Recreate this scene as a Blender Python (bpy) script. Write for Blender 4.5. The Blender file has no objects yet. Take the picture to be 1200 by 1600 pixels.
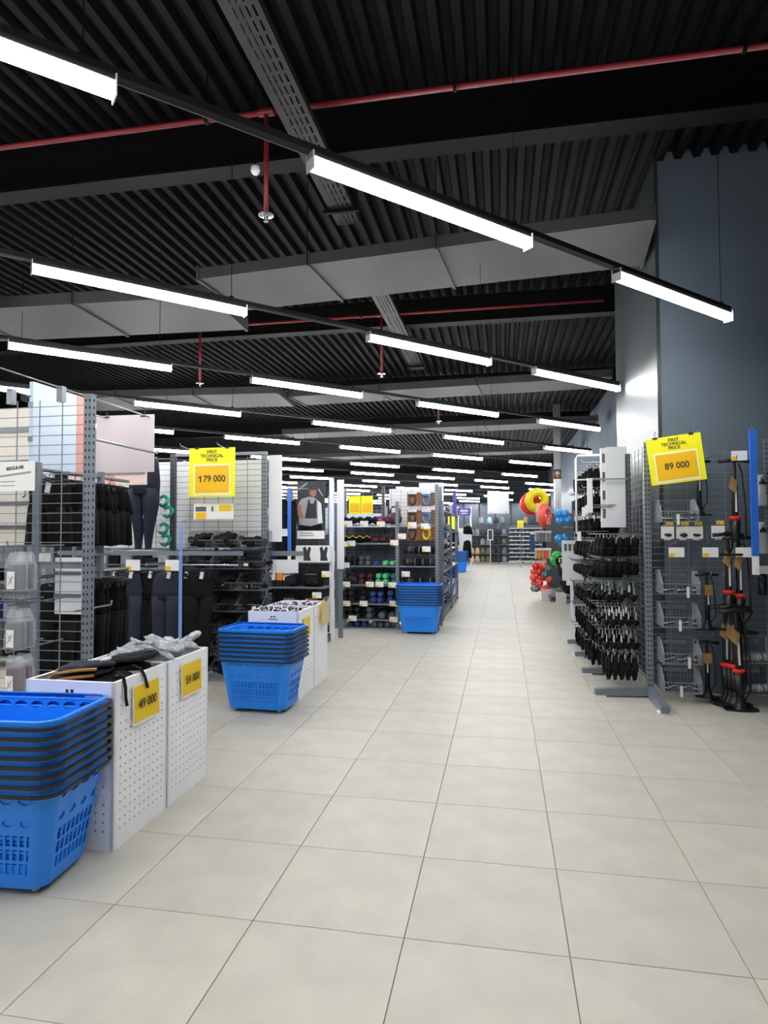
import bpy, bmesh, math, random
from math import sin, cos, pi, radians as R, sqrt
from mathutils import Vector, Matrix, noise
random.seed(7)
S = bpy.context.scene
COL = S.collection
# ---------------------------------------------------------------- camera
F, YAW, PIT, ROL, CH = 985.0, 0.1848, 0.0338, -0.0037, 1.516      # focal length in pixels of a 1200x1600 frame
def ray(x, y):
    X, Y = x-600, y-800
    X, Y = X*cos(ROL)+Y*sin(ROL), -X*sin(ROL)+Y*cos(ROL)
    a, b = X/F, -Y/F
    z = cos(PIT)-b*sin(PIT); h = sin(PIT)+b*cos(PIT)
    return Vector((a*cos(YAW)-z*sin(YAW), a*sin(YAW)+z*cos(YAW), h))
CAM = Vector((0, 0, CH))
def at(x, y, Y):                    # the point of the place at depth Y along the aisle
    d = ray(x, y); return CAM+d*(Y/d.y)
def atx(x, y, X):
    d = ray(x, y); return CAM+d*(X/d.x)
def px(p):
    q = Vector(p)-CAM
    r0 = ray(600, 800); rr = (ray(601, 800)-r0)*F; dd = (ray(600, 801)-r0)*F
    z = q.dot(r0)/r0.length
    return 600+F*q.dot(rr)/z, 800+F*q.dot(dd)/z, z
cd = bpy.data.cameras.new('camera'); cam = bpy.data.objects.new('camera', cd); COL.objects.link(cam); S.camera = cam
r0 = ray(600, 800); rx_ = (ray(601, 800)-r0).normalized(); up_ = (r0-ray(600, 801)).normalized()
cam.matrix_world = Matrix(((rx_.x, up_.x, -r0.x, 0), (rx_.y, up_.y, -r0.y, 0), (rx_.z, up_.z, -r0.z, CH), (0, 0, 0, 1)))
cd.sensor_fit = 'VERTICAL'; cd.sensor_height = 36; cd.lens = F/1600*36; cd.clip_end = 200; cd.clip_start = 0.05
# ---------------------------------------------------------------- world, exposure
w = bpy.data.worlds.new('world'); S.world = w; w.use_nodes = True
w.node_tree.nodes['Background'].inputs[0].default_value = (0.5, 0.6, 0.75, 1); w.node_tree.nodes['Background'].inputs[1].default_value = 0.05
LAMP = 64.0
S.view_settings.view_transform = 'Standard'; S.view_settings.look = 'None'; S.view_settings.gamma = 1
S.view_settings.use_curve_mapping = False; S.view_settings.exposure = 0.0
# ---------------------------------------------------------------- materials
def lin(c): return tuple((v/12.92 if v <= .04045 else ((v+.055)/1.055)**2.4) for v in c)
def hx(s): return lin(tuple(int(s[i:i+2], 16)/255 for i in (0, 2, 4)))
MATS = {}
def mat(name, col, rough=.5, metal=0, var=.12, scale=8, bump=0, bscale=60, alpha=1, emit=0, aniso=0, spec=.5, objvar=0):
    if name in MATS: return MATS[name]
    m = bpy.data.materials.new(name); m.use_nodes = True; nt = m.node_tree; N = nt.nodes; L = nt.links
    b = N['Principled BSDF']; c = hx(col) if isinstance(col, str) else col
    b.inputs['Roughness'].default_value = rough; b.inputs['Metallic'].default_value = metal
    b.inputs['Specular IOR Level'].default_value = spec
    tc = N.new('ShaderNodeTexCoord'); nz = N.new('ShaderNodeTexNoise'); nz.inputs['Scale'].default_value = scale; nz.inputs['Detail'].default_value = 4
    L.new(tc.outputs['Object'], nz.inputs['Vector'])
    rp = N.new('ShaderNodeValToRGB'); rp.color_ramp.elements[0].position = .3; rp.color_ramp.elements[1].position = .7
    rp.color_ramp.elements[0].color = (*[v*(1-var) for v in c], 1); rp.color_ramp.elements[1].color = (*[min(1, v*(1+var)) for v in c], 1)
    L.new(nz.outputs['Fac'], rp.inputs['Fac']); out = rp.outputs['Color']
    if objvar:
        oi = N.new('ShaderNodeObjectInfo'); hs = N.new('ShaderNodeHueSaturation'); mr = N.new('ShaderNodeMapRange')
        mr.inputs['To Min'].default_value = 1-objvar; mr.inputs['To Max'].default_value = 1+objvar
        L.new(oi.outputs['Random'], mr.inputs['Value']); L.new(mr.outputs[0], hs.inputs['Value']); L.new(out, hs.inputs['Color']); out = hs.outputs['Color']
    L.new(out, b.inputs['Base Color'])
    if bump:
        n2 = N.new('ShaderNodeTexNoise'); n2.inputs['Scale'].default_value = bscale; n2.inputs['Detail'].default_value = 3
        L.new(tc.outputs['Object'], n2.inputs['Vector']); bp = N.new('ShaderNodeBump'); bp.inputs['Strength'].default_value = bump; bp.inputs['Distance'].default_value = .01
        L.new(n2.outputs['Fac'], bp.inputs['Height']); L.new(bp.outputs[0], b.inputs['Normal'])
    if alpha < 1: b.inputs['Alpha'].default_value = alpha
    if aniso: b.inputs['Anisotropic'].default_value = aniso
    if emit: b.inputs['Emission Color'].default_value = (*c, 1); b.inputs['Emission Strength'].default_value = emit
    MATS[name] = m; return m
mat('tile', 'B9B6AA', .45, 0, .08, 4.5, .03, 25, objvar=.035, spec=.35)
mat('grout', '7A7468', .9, 0, .1)
mat('deck', '121213', .65, .0, .2, 3, spec=.12); mat('black_steel', '0B0B0C', .6, 0, .15, 3, spec=.15); mat('duct', '414243', .6, 0, .08, 2, spec=.25)
mat('tray', '2A2A2B', .5, .2, .1, 4, spec=.2); mat('red_paint', '7A1A22', .45, 0, .12); mat('chrome', 'C9C9C9', .25, 1, .05)
mat('wall_blue', '616F7D', .62, 0, .06, 1.5); mat('wall_dark', '22262C', .8, 0, .1, 1.5); mat('clad', '3A4042', .46, .3, .05, 2, spec=.35)
mat('lamp_case', '1E1F21', .35, .4, .1); mat('lamp_white', 'FFFFFF', .4, 0, 0, emit=LAMP); mat('lamp_end', 'D8D8D8', .3, .3, .05)
mat('rack', '7E8791', .42, .35, .08, 6); mat('rack_dark', '565B61', .45, .35, .08, 6); mat('wire', '85898E', .42, .25, .08, 9); mat('slot', '15171A', .8, 0, .05)
mat('wire_dark', '6E7278', .42, .25, .08, 9); mat('zinc', '8E959B', .32, .8, .08, 6); mat('white_steel', 'F3F5FA', .42, 0, .02, 3); mat('white_board', 'E4E6EA', .6, 0, .02, 2); mat('ice_board', 'CDDDF0', .5, 0, .03, 2)
mat('pink_board', 'E7CFC9', .6, 0, .04, 2); mat('mauve_board', 'C9BEC0', .6, 0, .05, 2); mat('cream_board', 'DAD5CC', .6, 0, .03, 2); mat('rose', 'D99C92', .6, 0, .05)
mat('basket', '1888F5', .36, 0, .05, 5); mat('basket_dark', '1A1D26', .4, 0, .1); mat('wheel', 'B9BCC0', .4, 0, .1)
mat('yellow', 'F6EE12', .5, 0, .02, 3); mat('amber', 'F2BE08', .45, 0, .04, 4); mat('paper_yellow', 'EFC81A', .55, 0, .03, 4); mat('ink', '3A3826', .7, 0, .02); mat('cream', 'F4EFC0', .6, 0, .02)
mat('paper', 'ECECEA', .6, 0, .02, 3); mat('grey_print', '9C9C9E', .7, 0, .05); mat('photo_dark', '2F3338', .6, 0, .3, 6); mat('skin', 'A8705C', .6, 0, .1)
mat('black_cloth', '0C0C0E', .9, 0, .4, 14, .35, 40, objvar=.3, spec=.25); mat('navy_cloth', '1B2133', .85, 0, .2, 10, .3, 50, objvar=.1); mat('char_cloth', '1B1C1F', .9, 0, .25, 12, .3, 60, objvar=.2, spec=.25)
mat('black_plastic', '0F1012', .4, 0, .15, 8); mat('rubber', '18191C', .6, 0, .2, 10, objvar=.2); mat('tan', 'A9743C', .7, 0, .15, 12); mat('kraft', '94714A', .75, 0, .1, 9)
mat('film', 'DDE3E8', .12, 0, .1, 20, .5, 25, alpha=.22); mat('film_thick', 'B4BABF', .1, 0, .5, 22, .8, 26, alpha=.62); mat('grey_goods', '5B6065', .6, 0, .15, 8)
mat('blue_strip', '2F6FD8', .4, 0, .05); mat('pale_blue', '7FA6DE', .4, 0, .05); mat('teal', '18A08E', .6, 0, .15, 10); mat('maroon', '54202E', .6, 0, .2, 9); mat('pink', 'D4487A', .55, 0, .1); mat('mint', '55C98A', .5, 0, .1)
mat('cobalt', '27407F', .5, 0, .15); mat('steel_grey', '55585C', .55, 0, .2, 9, objvar=.2); mat('brown', '8A5A3A', .65, 0, .15, 9); mat('purple', '5646A8', .5, 0, .05); mat('violet_cloth', '4B4468', .85, 0, .3, 12)
mat('red', 'E2342E', .4, 0, .06); mat('coral', 'F0584A', .4, 0, .06); mat('ring_yellow', 'D9C818', .4, 0, .06); mat('ball_blue', '2F8FD6', .45, 0, .06); mat('ball_green', '27B83C', .45, 0, .06); mat('olive', '6B6A4E', .8, 0, .15)
mat('khaki', 'B49E7C', .8, 0, .12, 9, objvar=.2); mat('hat_grey', '8C9096', .8, 0, .12, 9, objvar=.3); mat('hat_dark', '30343A', .8, 0, .2, 9, objvar=.3); mat('sand', 'CDB99A', .8, 0, .1, 9, objvar=.15)
mat('window_glass', '26364A', .2, .2, .15, 1.2); mat('orange', 'EE8A2A', .5, 0, .05); mat('bottle', 'D3DAE0', .2, 0, .05, 8, alpha=.75); mat('clear_blue', '9FC4E8', .2, 0, .05)
mat('steel_col', 'A9ADB0', .3, .7, .08, 2); mat('teal_cloth', '2E7A74', .7, 0, .15); mat('white_goods', 'D9D9DA', .6, 0, .1, 9)
# ---------------------------------------------------------------- mesh helpers
class MB:
    def __init__(s): s.v = []; s.f = []
    def add(s, vs, fs):
        o = len(s.v); s.v += [tuple(p) for p in vs]; s.f += [tuple(i+o for i in f) for f in fs]; return s
    def box(s, x0, x1, y0, y1, z0, z1):
        return s.add([(x0,y0,z0),(x1,y0,z0),(x1,y1,z0),(x0,y1,z0),(x0,y0,z1),(x1,y0,z1),(x1,y1,z1),(x0,y1,z1)],
                     [(3,2,1,0),(4,5,6,7),(0,1,5,4),(1,2,6,5),(2,3,7,6),(3,0,4,7)])
    def cbox(s, c, d, M=None):
        x, y, z = d[0]/2, d[1]/2, d[2]/2; c = Vector(c)
        vs = [Vector(p) for p in [(-x,-y,-z),(x,-y,-z),(x,y,-z),(-x,y,-z),(-x,-y,z),(x,-y,z),(x,y,z),(-x,y,z)]]
        return s.add([c+(M@p if M else p) for p in vs], [(3,2,1,0),(4,5,6,7),(0,1,5,4),(1,2,6,5),(2,3,7,6),(3,0,4,7)])
    def tube(s, pts, r, n=6, closed=False, cap=True):
        pts = [Vector(p) for p in pts]; m = len(pts); rings = []
        up = Vector((0, 0, 1))
        for i, p in enumerate(pts):
            a = pts[(i-1) % m] if (closed or i > 0) else p; b = pts[(i+1) % m] if (closed or i < m-1) else p
            t = (b-a).normalized(); u = up if abs(t.dot(up)) < .95 else Vector((1, 0, 0))
            e1 = t.cross(u).normalized(); e2 = e1.cross(t); rr = r[i] if isinstance(r, (list, tuple)) else r
            rings.append([p+e1*cos(2*pi*k/n+pi/n)*rr+e2*sin(2*pi*k/n+pi/n)*rr for k in range(n)])
        return s.loft(rings, closed, cap and not closed)
    def bar(s, p, q, r, n=4): return s.tube([p, q], r, n)
    def loft(s, rings, closed=False, cap=True):
        n = len(rings[0]); m = len(rings); vs = [p for r in rings for p in r]; fs = []
        for i in range(m if closed else m-1):
            j = (i+1) % m
            for k in range(n): fs.append((i*n+k, i*n+(k+1) % n, j*n+(k+1) % n, j*n+k))
        if cap: fs.append(tuple(range(n-1, -1, -1))); fs.append(tuple((m-1)*n+k for k in range(n)))
        return s.add(vs, fs)
    def lathe(s, prof, n=14, c=(0, 0, 0), axis='z'):
        rings = []
        for r, h in prof:
            ring = []
            for k in range(n):
                a = 2*pi*k/n; x, y = r*cos(a), r*sin(a)
                p = {'z': (x, y, h), 'x': (h, x, y), 'y': (x, h, -y)}[axis]
                ring.append((p[0]+c[0], p[1]+c[1], p[2]+c[2]))
            rings.append(ring)
        return s.loft(rings)
    def ball(s, c, r, nu=12, nv=8, sq=(1, 1, 1)):
        return s.loft([[(c[0]+sq[0]*r*sin(t)*cos(2*pi*k/nu), c[1]+sq[1]*r*sin(t)*sin(2*pi*k/nu), c[2]+sq[2]*r*cos(t)) for k in range(nu)]
                       for t in [pi-(.02+(pi-.04)*i/nv) for i in range(nv+1)]])
    def poly(s, pts, d):                    # closed outline extruded along vector d
        n = len(pts); d = Vector(d); a = [Vector(p) for p in pts]
        return s.add(a+[p+d for p in a], [tuple(range(n-1, -1, -1)), tuple(range(n, 2*n))]+[(i, (i+1) % n, n+(i+1) % n, n+i) for i in range(n)])
    def mesh(s, name, m=None, smooth=False):
        me = bpy.data.meshes.new(name); me.from_pydata(s.v, [], s.f); me.validate()
        bm = bmesh.new(); bm.from_mesh(me); bmesh.ops.recalc_face_normals(bm, faces=bm.faces); bm.to_mesh(me); bm.free()
        if m: me.materials.append(MATS[m])
        if smooth:
            for p in me.polygons: p.use_smooth = len(p.vertices) == 4
        return me
def ell(cx, cy, z, rx, ry, n=14, fold=0, k=5, ph=0):
    out = []
    for i in range(n):
        a = 2*pi*i/n; f = 1+fold*sin(k*a+ph); out.append((cx+rx*cos(a)*(1+(f-1)*.3), cy+ry*sin(a)*f, z))
    return out
def lump(mb, seed, amp, sc):
    o = Vector((seed*3.7, seed*1.3, seed*5.1)); new = []
    for p in mb.v:
        q = Vector(p); new.append(tuple(q+noise.noise_vector(q*sc+o)*amp))
    mb.v = new; return mb
def obj(name, me, parent=None, loc=(0, 0, 0), rot=(0, 0, 0), m=None, smooth=False, scale=None):
    if isinstance(me, MB): me = me.mesh(name, m, smooth)
    o = bpy.data.objects.new(name, me); COL.objects.link(o); o.location = loc; o.rotation_euler = rot
    if scale: o.scale = scale
    if parent: o.parent = parent
    return o
def tag(o, label=None, cat=None, group=None, kind=None):
    if label: o['label'] = label
    if cat: o['category'] = cat
    if group: o['group'] = group
    if kind: o['kind'] = kind
    return o
def thing(name, label, cat, loc=(0, 0, 0), rz=0, group=None):
    o = bpy.data.objects.new(name, None); COL.objects.link(o); o.location = loc; o.rotation_euler = (0, 0, rz); o.empty_display_size = .1
    return tag(o, label, cat, group)
def struct(name, mb, m, parent=None):
    o = obj(name, mb, parent, m=m)
    if not parent: o['kind'] = 'structure'
    return o
def dup(root, loc, rz=0, label=None, group=None, rot=None):
    def cp(o, par):
        c = o.copy(); COL.objects.link(c)
        if par: c.parent = par
        for ch in o.children: cp(ch, c)
        return c
    r = cp(root, None); r.location = loc; r.rotation_euler = rot or (0, 0, rz)
    if label: r['label'] = label
    if group: r['group'] = group
    return r
class Proto:                                # first use places the prototype itself, later uses copy it
    def __init__(s, make): s.make = make; s.o = None
    def put(s, label, loc, rz=0, group=None, rot=None):
        if s.o is None:
            s.o = s.make(); s.o.location = loc; s.o.rotation_euler = rot or (0, 0, rz); s.o['label'] = label
            if group: s.o['group'] = group
            return s.o
        r = dup(s.o, loc, rz, label, group, rot)
        if not group and 'group' in r: del r['group']
        return r
def text(name, body, parent, loc, size, m='ink', rot=(pi/2, 0, 0), align='CENTER', bold=0.0, sx=1):
    c = bpy.data.curves.new(name, 'FONT'); c.body = body; c.size = size; c.align_x = align; c.align_y = 'CENTER'; c.extrude = .0008; c.offset = bold; c.resolution_u = 3
    t = bpy.data.objects.new(name, c); COL.objects.link(t); dg = bpy.context.evaluated_depsgraph_get()
    me = bpy.data.meshes.new_from_object(t.evaluated_get(dg)); bpy.data.objects.remove(t); bpy.data.curves.remove(c)
    me.materials.clear(); me.materials.append(MATS[m])
    return obj(name, me, parent, loc, rot, scale=(sx, 1, 1))
ORD = ['first', 'second', 'third', 'fourth', 'fifth', 'sixth', 'seventh', 'eighth', 'ninth', 'tenth', 'eleventh', 'twelfth', 'thirteenth', 'fourteenth', 'fifteenth', 'sixteenth', 'seventeenth', 'eighteenth']
def ordinal(i, n, a='top', b='bottom'):
    return a+'most' if i == 0 else (b+'most' if i == n-1 else ORD[i]+' from '+a)
# ================================================================ the setting
CEIL = 5.15
fl = struct('floor', MB().box(-16, 9, -6, 40, -.2, -.004), 'grout')
T = .6; TX, TY = -.9753, 2.3874
tm = MB(); g = .0016; b_ = .0012
tm.loft([[(-T/2+g+e, -T/2+g+e, z), (T/2-g-e, -T/2+g+e, z), (T/2-g-e, T/2-g-e, z), (-T/2+g+e, T/2-g-e, z)] for e, z in ((0, -.012), (0, -b_), (b_, 0))])
tile_me = tm.mesh('tile', 'tile')
cand = []; rest = []
for i in range(-26, 18):
    for j in range(-14, 63):
        c = (TX+T*(i+.5), TY+T*(j+.5)); vis = False
        if c[1] > 1.2:
            for dx in (-.3, 0, .3):
                q = px((c[0]+dx, c[1], 0))
                if q[2] > .3 and -20 < q[0] < 1220 and q[1] < 1700: vis = True
        # only what the racks leave in view
        if c[1] > 7 and (c[0] < -2.6 or c[0] > 1.4): vis = False
        (cand if vis else rest).append((c[0]**2+c[1]**2, i, j, c))
cand.sort(); rest += cand[300:]
for d, i, j, c in cand[:300]:
    obj('tile', tile_me, fl, (c[0], c[1], 0))
rm = MB(); e = T/2-g
for d, i, j, c in rest:
    x, y = c; rm.add([(x-e, y-e, -.012), (x+e, y-e, -.012), (x+e, y+e, -.012), (x-e, y+e, -.012), (x-e, y-e, 0), (x+e, y-e, 0), (x+e, y+e, 0), (x-e, y+e, 0)], [(4,5,6,7),(0,1,5,4),(1,2,6,5),(2,3,7,6),(3,0,4,7)])
obj('far_tiles', rm, fl, m='tile')['kind'] = 'stuff'
ce = struct('ceiling', MB().box(-16, 9, -6, 40, CEIL+.09, CEIL+.25), 'deck')
dm = MB(); pitch = 1/6; prof = []
for k in range(6):
    x = k*pitch; prof += [(x, .08), (x+.022, 0), (x+.085, 0), (x+.107, .08), (x+.137, .083)]
prof.append((1.0, .08))
for i in range(len(prof)-1):
    (a, za), (b, zb) = prof[i], prof[i+1]; dm.add([(a, -6, za), (b, -6, zb), (b, 40, zb), (a, 40, za)], [(0, 1, 2, 3)])
deck_me = dm.mesh('deck_panel', 'deck')
for k in range(25): obj('deck_panel', deck_me, ce, (-16+k, 0, CEIL))
struct('wall_back', MB().box(-16, 9, 38, 38.2, 0, CEIL+.1), 'wall_dark')
struct('wall_left', MB().box(-16.2, -16, -6, 38.2, 0, CEIL+.1), 'wall_dark')
struct('wall_front', MB().box(-16, 9, -6.2, -6, 0, CEIL+.1), 'wall_dark')
struct('wall_side_right', MB().box(9, 9.2, -6, 6.6, 0, CEIL+.1), 'wall_blue')
# the blue-grey block on the right, with its metal-clad flank facing the aisle
struct('wall_right', MB().box(1.53, 9.2, 6.45, 8.66, 0, CEIL+.1), 'wall_blue')
struct('trim_1', MB().box(1.495, 1.53, 6.45, 8.66, 0, CEIL+.1), 'clad')
struct('wall_right_rear', MB().box(2.7, 2.9, 8.66, 38, 0, CEIL+.1), 'wall_blue')
wn = struct('window_1', MB().box(-3.2, 2.4, 37.9, 37.98, 1.2, 3.3), 'wall_blue')
for k in range(6):
    obj('pane', MB().box(-3.1+k*.92, -3.1+k*.92+.84, 37.86, 37.9, 1.25, 3.25), wn, m='window_glass')
for k in range(7): obj('mullion', MB().box(-3.2+k*.92, -3.12+k*.92, 37.8, 37.9, 1.2, 3.3), wn, m='steel_grey')
# ---------------------------------------------------------------- overhead services
def ibeam(name, y, z, x0, x1, label):
    m = MB(); m.box(x0, x1, y-.1, y+.1, z, z+.02).box(x0, x1, y-.012, y+.012, z+.02, z+.38).box(x0, x1, y-.1, y+.1, z+.38, z+.4)
    return tag(obj(name, m, m='black_steel'), label, 'beam')
ibeam('roof_beam', 5.15, 4.72, -15.9, 8.9, 'black steel roof beam just behind the nearest red pipe')
ibeam('roof_beam', 9.6, 4.72, -15.9, 2.6, 'black steel roof beam behind the second red pipe')
ibeam('roof_beam', 14.4, 4.72, -15.9, 2.6, 'black steel roof beam above the far lamp rows, third from front')
ibeam('roof_beam', 19.4, 4.72, -15.9, 2.6, 'black steel roof beam above the far lamp rows, fourth from front')
def duct(x0, x1, y, wd, z, hgt, rz, label, joints):
    t = thing('air_duct', label, 'duct', ((x0+x1)/2, y, z), rz); h = (x1-x0)/2
    xs = [-h]+[j-(x0+x1)/2 for j in joints]+[h]
    for a, b in zip(xs, xs[1:]): obj('duct_section', MB().box(a+.01, b-.01, -wd/2, wd/2, 0, hgt), t, m='duct')
    for a in xs: obj('flange', MB().box(a-.014, a+.014, -wd/2-.02, wd/2+.02, -.02, hgt+.02), t, m='duct')
    for a in xs[1:-1]:
        [obj('hanger_rod', MB().bar((a, q*(wd/2+.03), 0), (a, q*(wd/2+.03), CEIL-z), .006), t, m='black_steel') for q in (-1, 1)]
duct(-3.2, 1.42, 6.6, 1.02, 4.3, .12, R(-5.5), 'wide flat grey air duct crossing the ceiling behind the nearest lamp row', (-1.9, -.55))
duct(-8.2, -3.3, 7.15, 1.2, 4.25, .14, R(3), 'wider grey air duct at the upper left above the second lamp row', (-6.6, -5, ))
duct(-4.2, 2.0, 12.4, .9, 4.3, .14, R(-4), 'long grey air duct crossing above the third lamp row', (-2.3, -.4))
duct(-9.6, -4.3, 12.0, 1.3, 4.25, .14, R(5), 'broad grey air duct at left above the third lamp row', (-7.6, -6))
duct(-6, 2.4, 17.0, .9, 4.3, .14, R(-3), 'grey air duct far back, third crossing from the front', (-3, -.4))
duct(-9, 2.4, 22.5, .9, 4.3, .14, R(-2), 'grey air duct far back, last crossing before the rear wall', (-5, -1))
t = thing('round_air_duct', 'round grey duct mouth at the left edge beside the wide duct', 'duct', (-5.95, 6.0, 4.05))
obj('duct_pipe', MB().lathe([(.28, 0), (.30, .02), (.30, .5), (.30, .95)], 20), t, m='duct', smooth=True); obj('flange', MB().lathe([(.33, .03), (.33, .07)], 20), t, m='duct')
# cable tray, perforated, with rungs
def tray(y0, y1, x, z, label):
    t = thing('cable_tray', label, 'cable tray', (x, y0, z)); n = int((y1-y0)/.11); m = MB(); wd = .22
    cols = [-.11, -.085, -.055, -.045, -.015, -.005, .025, .035, .065, .08, .11]
    for i in range(n):
        a = i*.11; b = a+.11
        for k in range(10):
            hole = k in (2, 4, 6) or k == 8
            segs = [(a, a+.03)] if hole else [(a, b)]
            for (p, q) in segs:
                m.add([(cols[k], p, 0), (cols[k+1], p, 0), (cols[k+1], q, 0), (cols[k], q, 0)], [(0, 1, 2, 3)])
    obj('tray_bottom', m, t, m='tray')
    obj('side_rail', MB().box(-.115, -.11, 0, n*.11, 0, .06), t, m='tray'); obj('side_rail', MB().box(.11, .115, 0, n*.11, 0, .06), t, m='tray')
    obj('cable_bundle', MB().tube([(-.03, 0, .03), (-.02, n*.055, .035), (-.03, n*.11, .03)], .028, 8).tube([(.04, 0, .03), (.05, n*.055, .03), (.04, n*.11, .03)], .024, 8), t, m='black_plastic')
    for yy in (.35, n*.11-.3):
        obj('support', MB().box(-.17, .17, yy-.02, yy+.02, -.035, -.002).bar((-.15, yy, -.02), (-.15, yy, CEIL-z), .006).bar((.15, yy, -.02), (.15, yy, CEIL-z), .006), t, m='black_steel')
tray(1.2, 6.0, -1.45, 4.55, 'perforated grey cable tray overhead, the near length above the first lamps')
tray(7.25, 11.6, -1.5, 4.55, 'perforated grey cable tray overhead, the far length beyond the wide duct')
def pipe(y, x0, x1, z, drops, label, gap=None):
    t = thing('sprinkler_pipe', label, 'pipe', (0, y, z)); xs = [(x0, x1)] if not gap else [(x0, gap), (gap, x1)]
    for a, b in xs: obj('pipe_run', MB().bar((a, 0, 0), (b, 0, 0), .02, 10), t, m='red_paint', smooth=True)
    for d, L in drops:
        dr = obj('drop_pipe', MB().bar((d, 0, 0), (d, 0, -L), .018, 10), t, m='red_paint', smooth=True)
        obj('tee', MB().bar((d-.06, 0, 0), (d+.06, 0, 0), .028, 10), t, m='red_paint')
        obj('sprinkler_head', MB().lathe([(.055, -L-.005), (.06, -L-.012), (.02, -L-.018), (.012, -L-.05), (.02, -L-.055), (.02, -L-.06)], 12, (d, 0, 0)), dr, m='chrome')
    for a in [x0+1.1+1.9*k for k in range(int((x1-x0-1)/1.9))]:
        obj('pipe_hanger', MB().bar((a, 0, .0), (a, 0, CEIL-z+.01), .005).lathe([(.034, -.012), (.034, .012)], 10, (a, 0, 0), 'x'), t, m='black_steel')
pipe(4.42, -9, 8.8, 4.7, [(-1.72, .78)], 'red sprinkler pipe crossing nearest the camera, with one drop', -1.4)
pipe(8.95, -5.0, 1.4, 4.7, [(-1.7, .85), (-4.55, .85)], 'red sprinkler pipe crossing behind the wide grey duct')
pipe(13.3, -6.5, 2.2, 4.7, [(-1.3, .8)], 'red sprinkler pipe far back above the third lamp row')
t = thing('smoke_detector', 'small white smoke detector beside the red sprinkler drop', 'detector', at(399, 270, 4.6))
obj('detector_body', MB().lathe([(.02, .05), (.034, .045), (.037, .015), (.03, 0), (.02, -.012), (.006, -.015)], 16), t, m='white_steel', smooth=True)
obj('mounting_rod', MB().bar((0, 0, .05), (0, 0, CEIL-t.location.z+.02), .006), t, m='black_steel')
# ---------------------------------------------------------------- lamp rows at 45 degrees to the aisle
LZ = CH+1.77; q2 = sqrt(.5)
rows = [(.57, 2.39, 1.3), (2.63, 2.37, 1.38), (4.72, 2.66, .405), (6.78, 2.40, .40), (8.85, 2.70, 1.99), (11.05, 2.42, 4.06), (13.55, 2.66, 5.6), (15.6, 2.42, 7.1), (17.7, 2.66, 8.6), (19.8, 2.42, 9.3), (21.9, 2.66, 10.1), (24.0, 2.42, 11.2), (26.2, 2.66, 12.3), (28.4, 2.42, 13.2), (30.6, 2.66, 14.1), (33, 2.42, 15)]
LL = 1.5
cs = MB(); cs.box(0, LL, -.03, .03, .018, .045); lamp_case = cs.mesh('housing', 'lamp_case')
df = MB(); df.loft([[(x, .036*cos(a), -.004+.034*sin(a)) for a in [pi+pi*k/8 for k in range(9)]]+[(x, .036, .017), (x, -.036, .017)] for x in (.006, LL-.006)]); lamp_dif = df.mesh('diffuser', 'lamp_white')
ec = MB().box(0, .006, -.038, .038, -.04, .047); cap_me = ec.mesh('end_cap', 'lamp_end')
wire_me = MB().bar((0, 0, .085), (0, 0, CEIL-LZ-.03), .003).box(-.015, .015, -.012, .012, .083, .1).mesh('suspension_wire', 'black_steel')
def lamp_make():
    t = thing('linear_lamp', 'x', 'lamp'); obj('housing', lamp_case, t); obj('diffuser', lamp_dif, t)
    obj('end_cap', cap_me, t); obj('end_cap', cap_me, t, (LL-.006, 0, 0)); return t
LP = Proto(lamp_make)
def sw(s, wv): return ((s-wv)*q2, (s+wv)*q2)
rown = ['', 'nearest', 'second', 'third', 'fourth', 'fifth', 'sixth', 'seventh', 'eighth', 'ninth', 'tenth', 'eleventh', 'twelfth', 'thirteenth', 'fourteenth', 'fifteenth']
for ri, (wv, pit, ph) in enumerate(rows):
    xr = 1.92 if ri <= 1 else (1.42 if ri == 2 else 2.55)
    smax = xr*2/sqrt(2)+wv
    if ri == 0: smax = 3.9
    ss = []; s0 = ph-pit*12
    while s0+LL < smax+.05 or (ri == 2 and s0+LL < smax+.7):
        x, y = sw(s0, wv)
        if x > -11 and y > -4: ss.append(s0)
        s0 += pit
    if not ss: continue
    vis = []
    for s1 in ss:
        a = px((*sw(s1, wv), LZ)); b = px((*sw(s1+LL, wv), LZ))
        ok = a[2] > .2 and b[2] > .2 and b[0] > 5 and a[0] < 1195 and max(a[1], b[1]) > 0 and sw(s1, wv)[1] < 36
        vis.append(ok and ri > 0)
    nv = 0
    for s1, ok in zip(ss, vis):
        x, y = sw(s1, wv)
        if y > 36.5: continue
        if ri == 2 and s1+LL > smax+.05: s1 = smax-LL; x, y = sw(s1, wv)
        if ok:
            lb = f'lit white tube lamp, {ORD[nv]} from left in the {rown[ri]} diagonal ceiling row' if ri > 1 else f'long lit white tube lamp, {ORD[nv]} from left in the nearest ceiling row'; nv += 1; gp = 'lamps in the diagonal ceiling rows'
        else: lb = 'lit tube lamp continuing a ceiling row past the edge of the view'; gp = 'lamps past the edge of the view'
        LP.put(lb, (x, y, LZ), R(45), gp)
        if y > 0: obj('suspension_wire', wire_me, ce, (*sw(s1+LL-.12, wv), LZ+.0))
    a = sw(max(ss[0], -12), wv); ss = [q for q in ss if sw(q, wv)[1] < 36]
    if not ss: continue
    b = sw(ss[-1]+LL, wv)
    if ri == 2: b = sw(smax, wv)
    tr = thing('lighting_track', f'thin black track joining the lamps of the {rown[ri]} ceiling row' if ri else 'thin black track of the lamp row overhead, above the view', 'lighting track', (*a, LZ+.046), R(45))
    ln = sqrt((b[0]-a[0])**2+(b[1]-a[1])**2)
    obj('rail', MB().box(0, ln, -.022, .022, .001, .035), tr, m='lamp_case'); obj('rail_edge', MB().box(0, ln, .022, .026, -.002, .012), tr, m='zinc')
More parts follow.
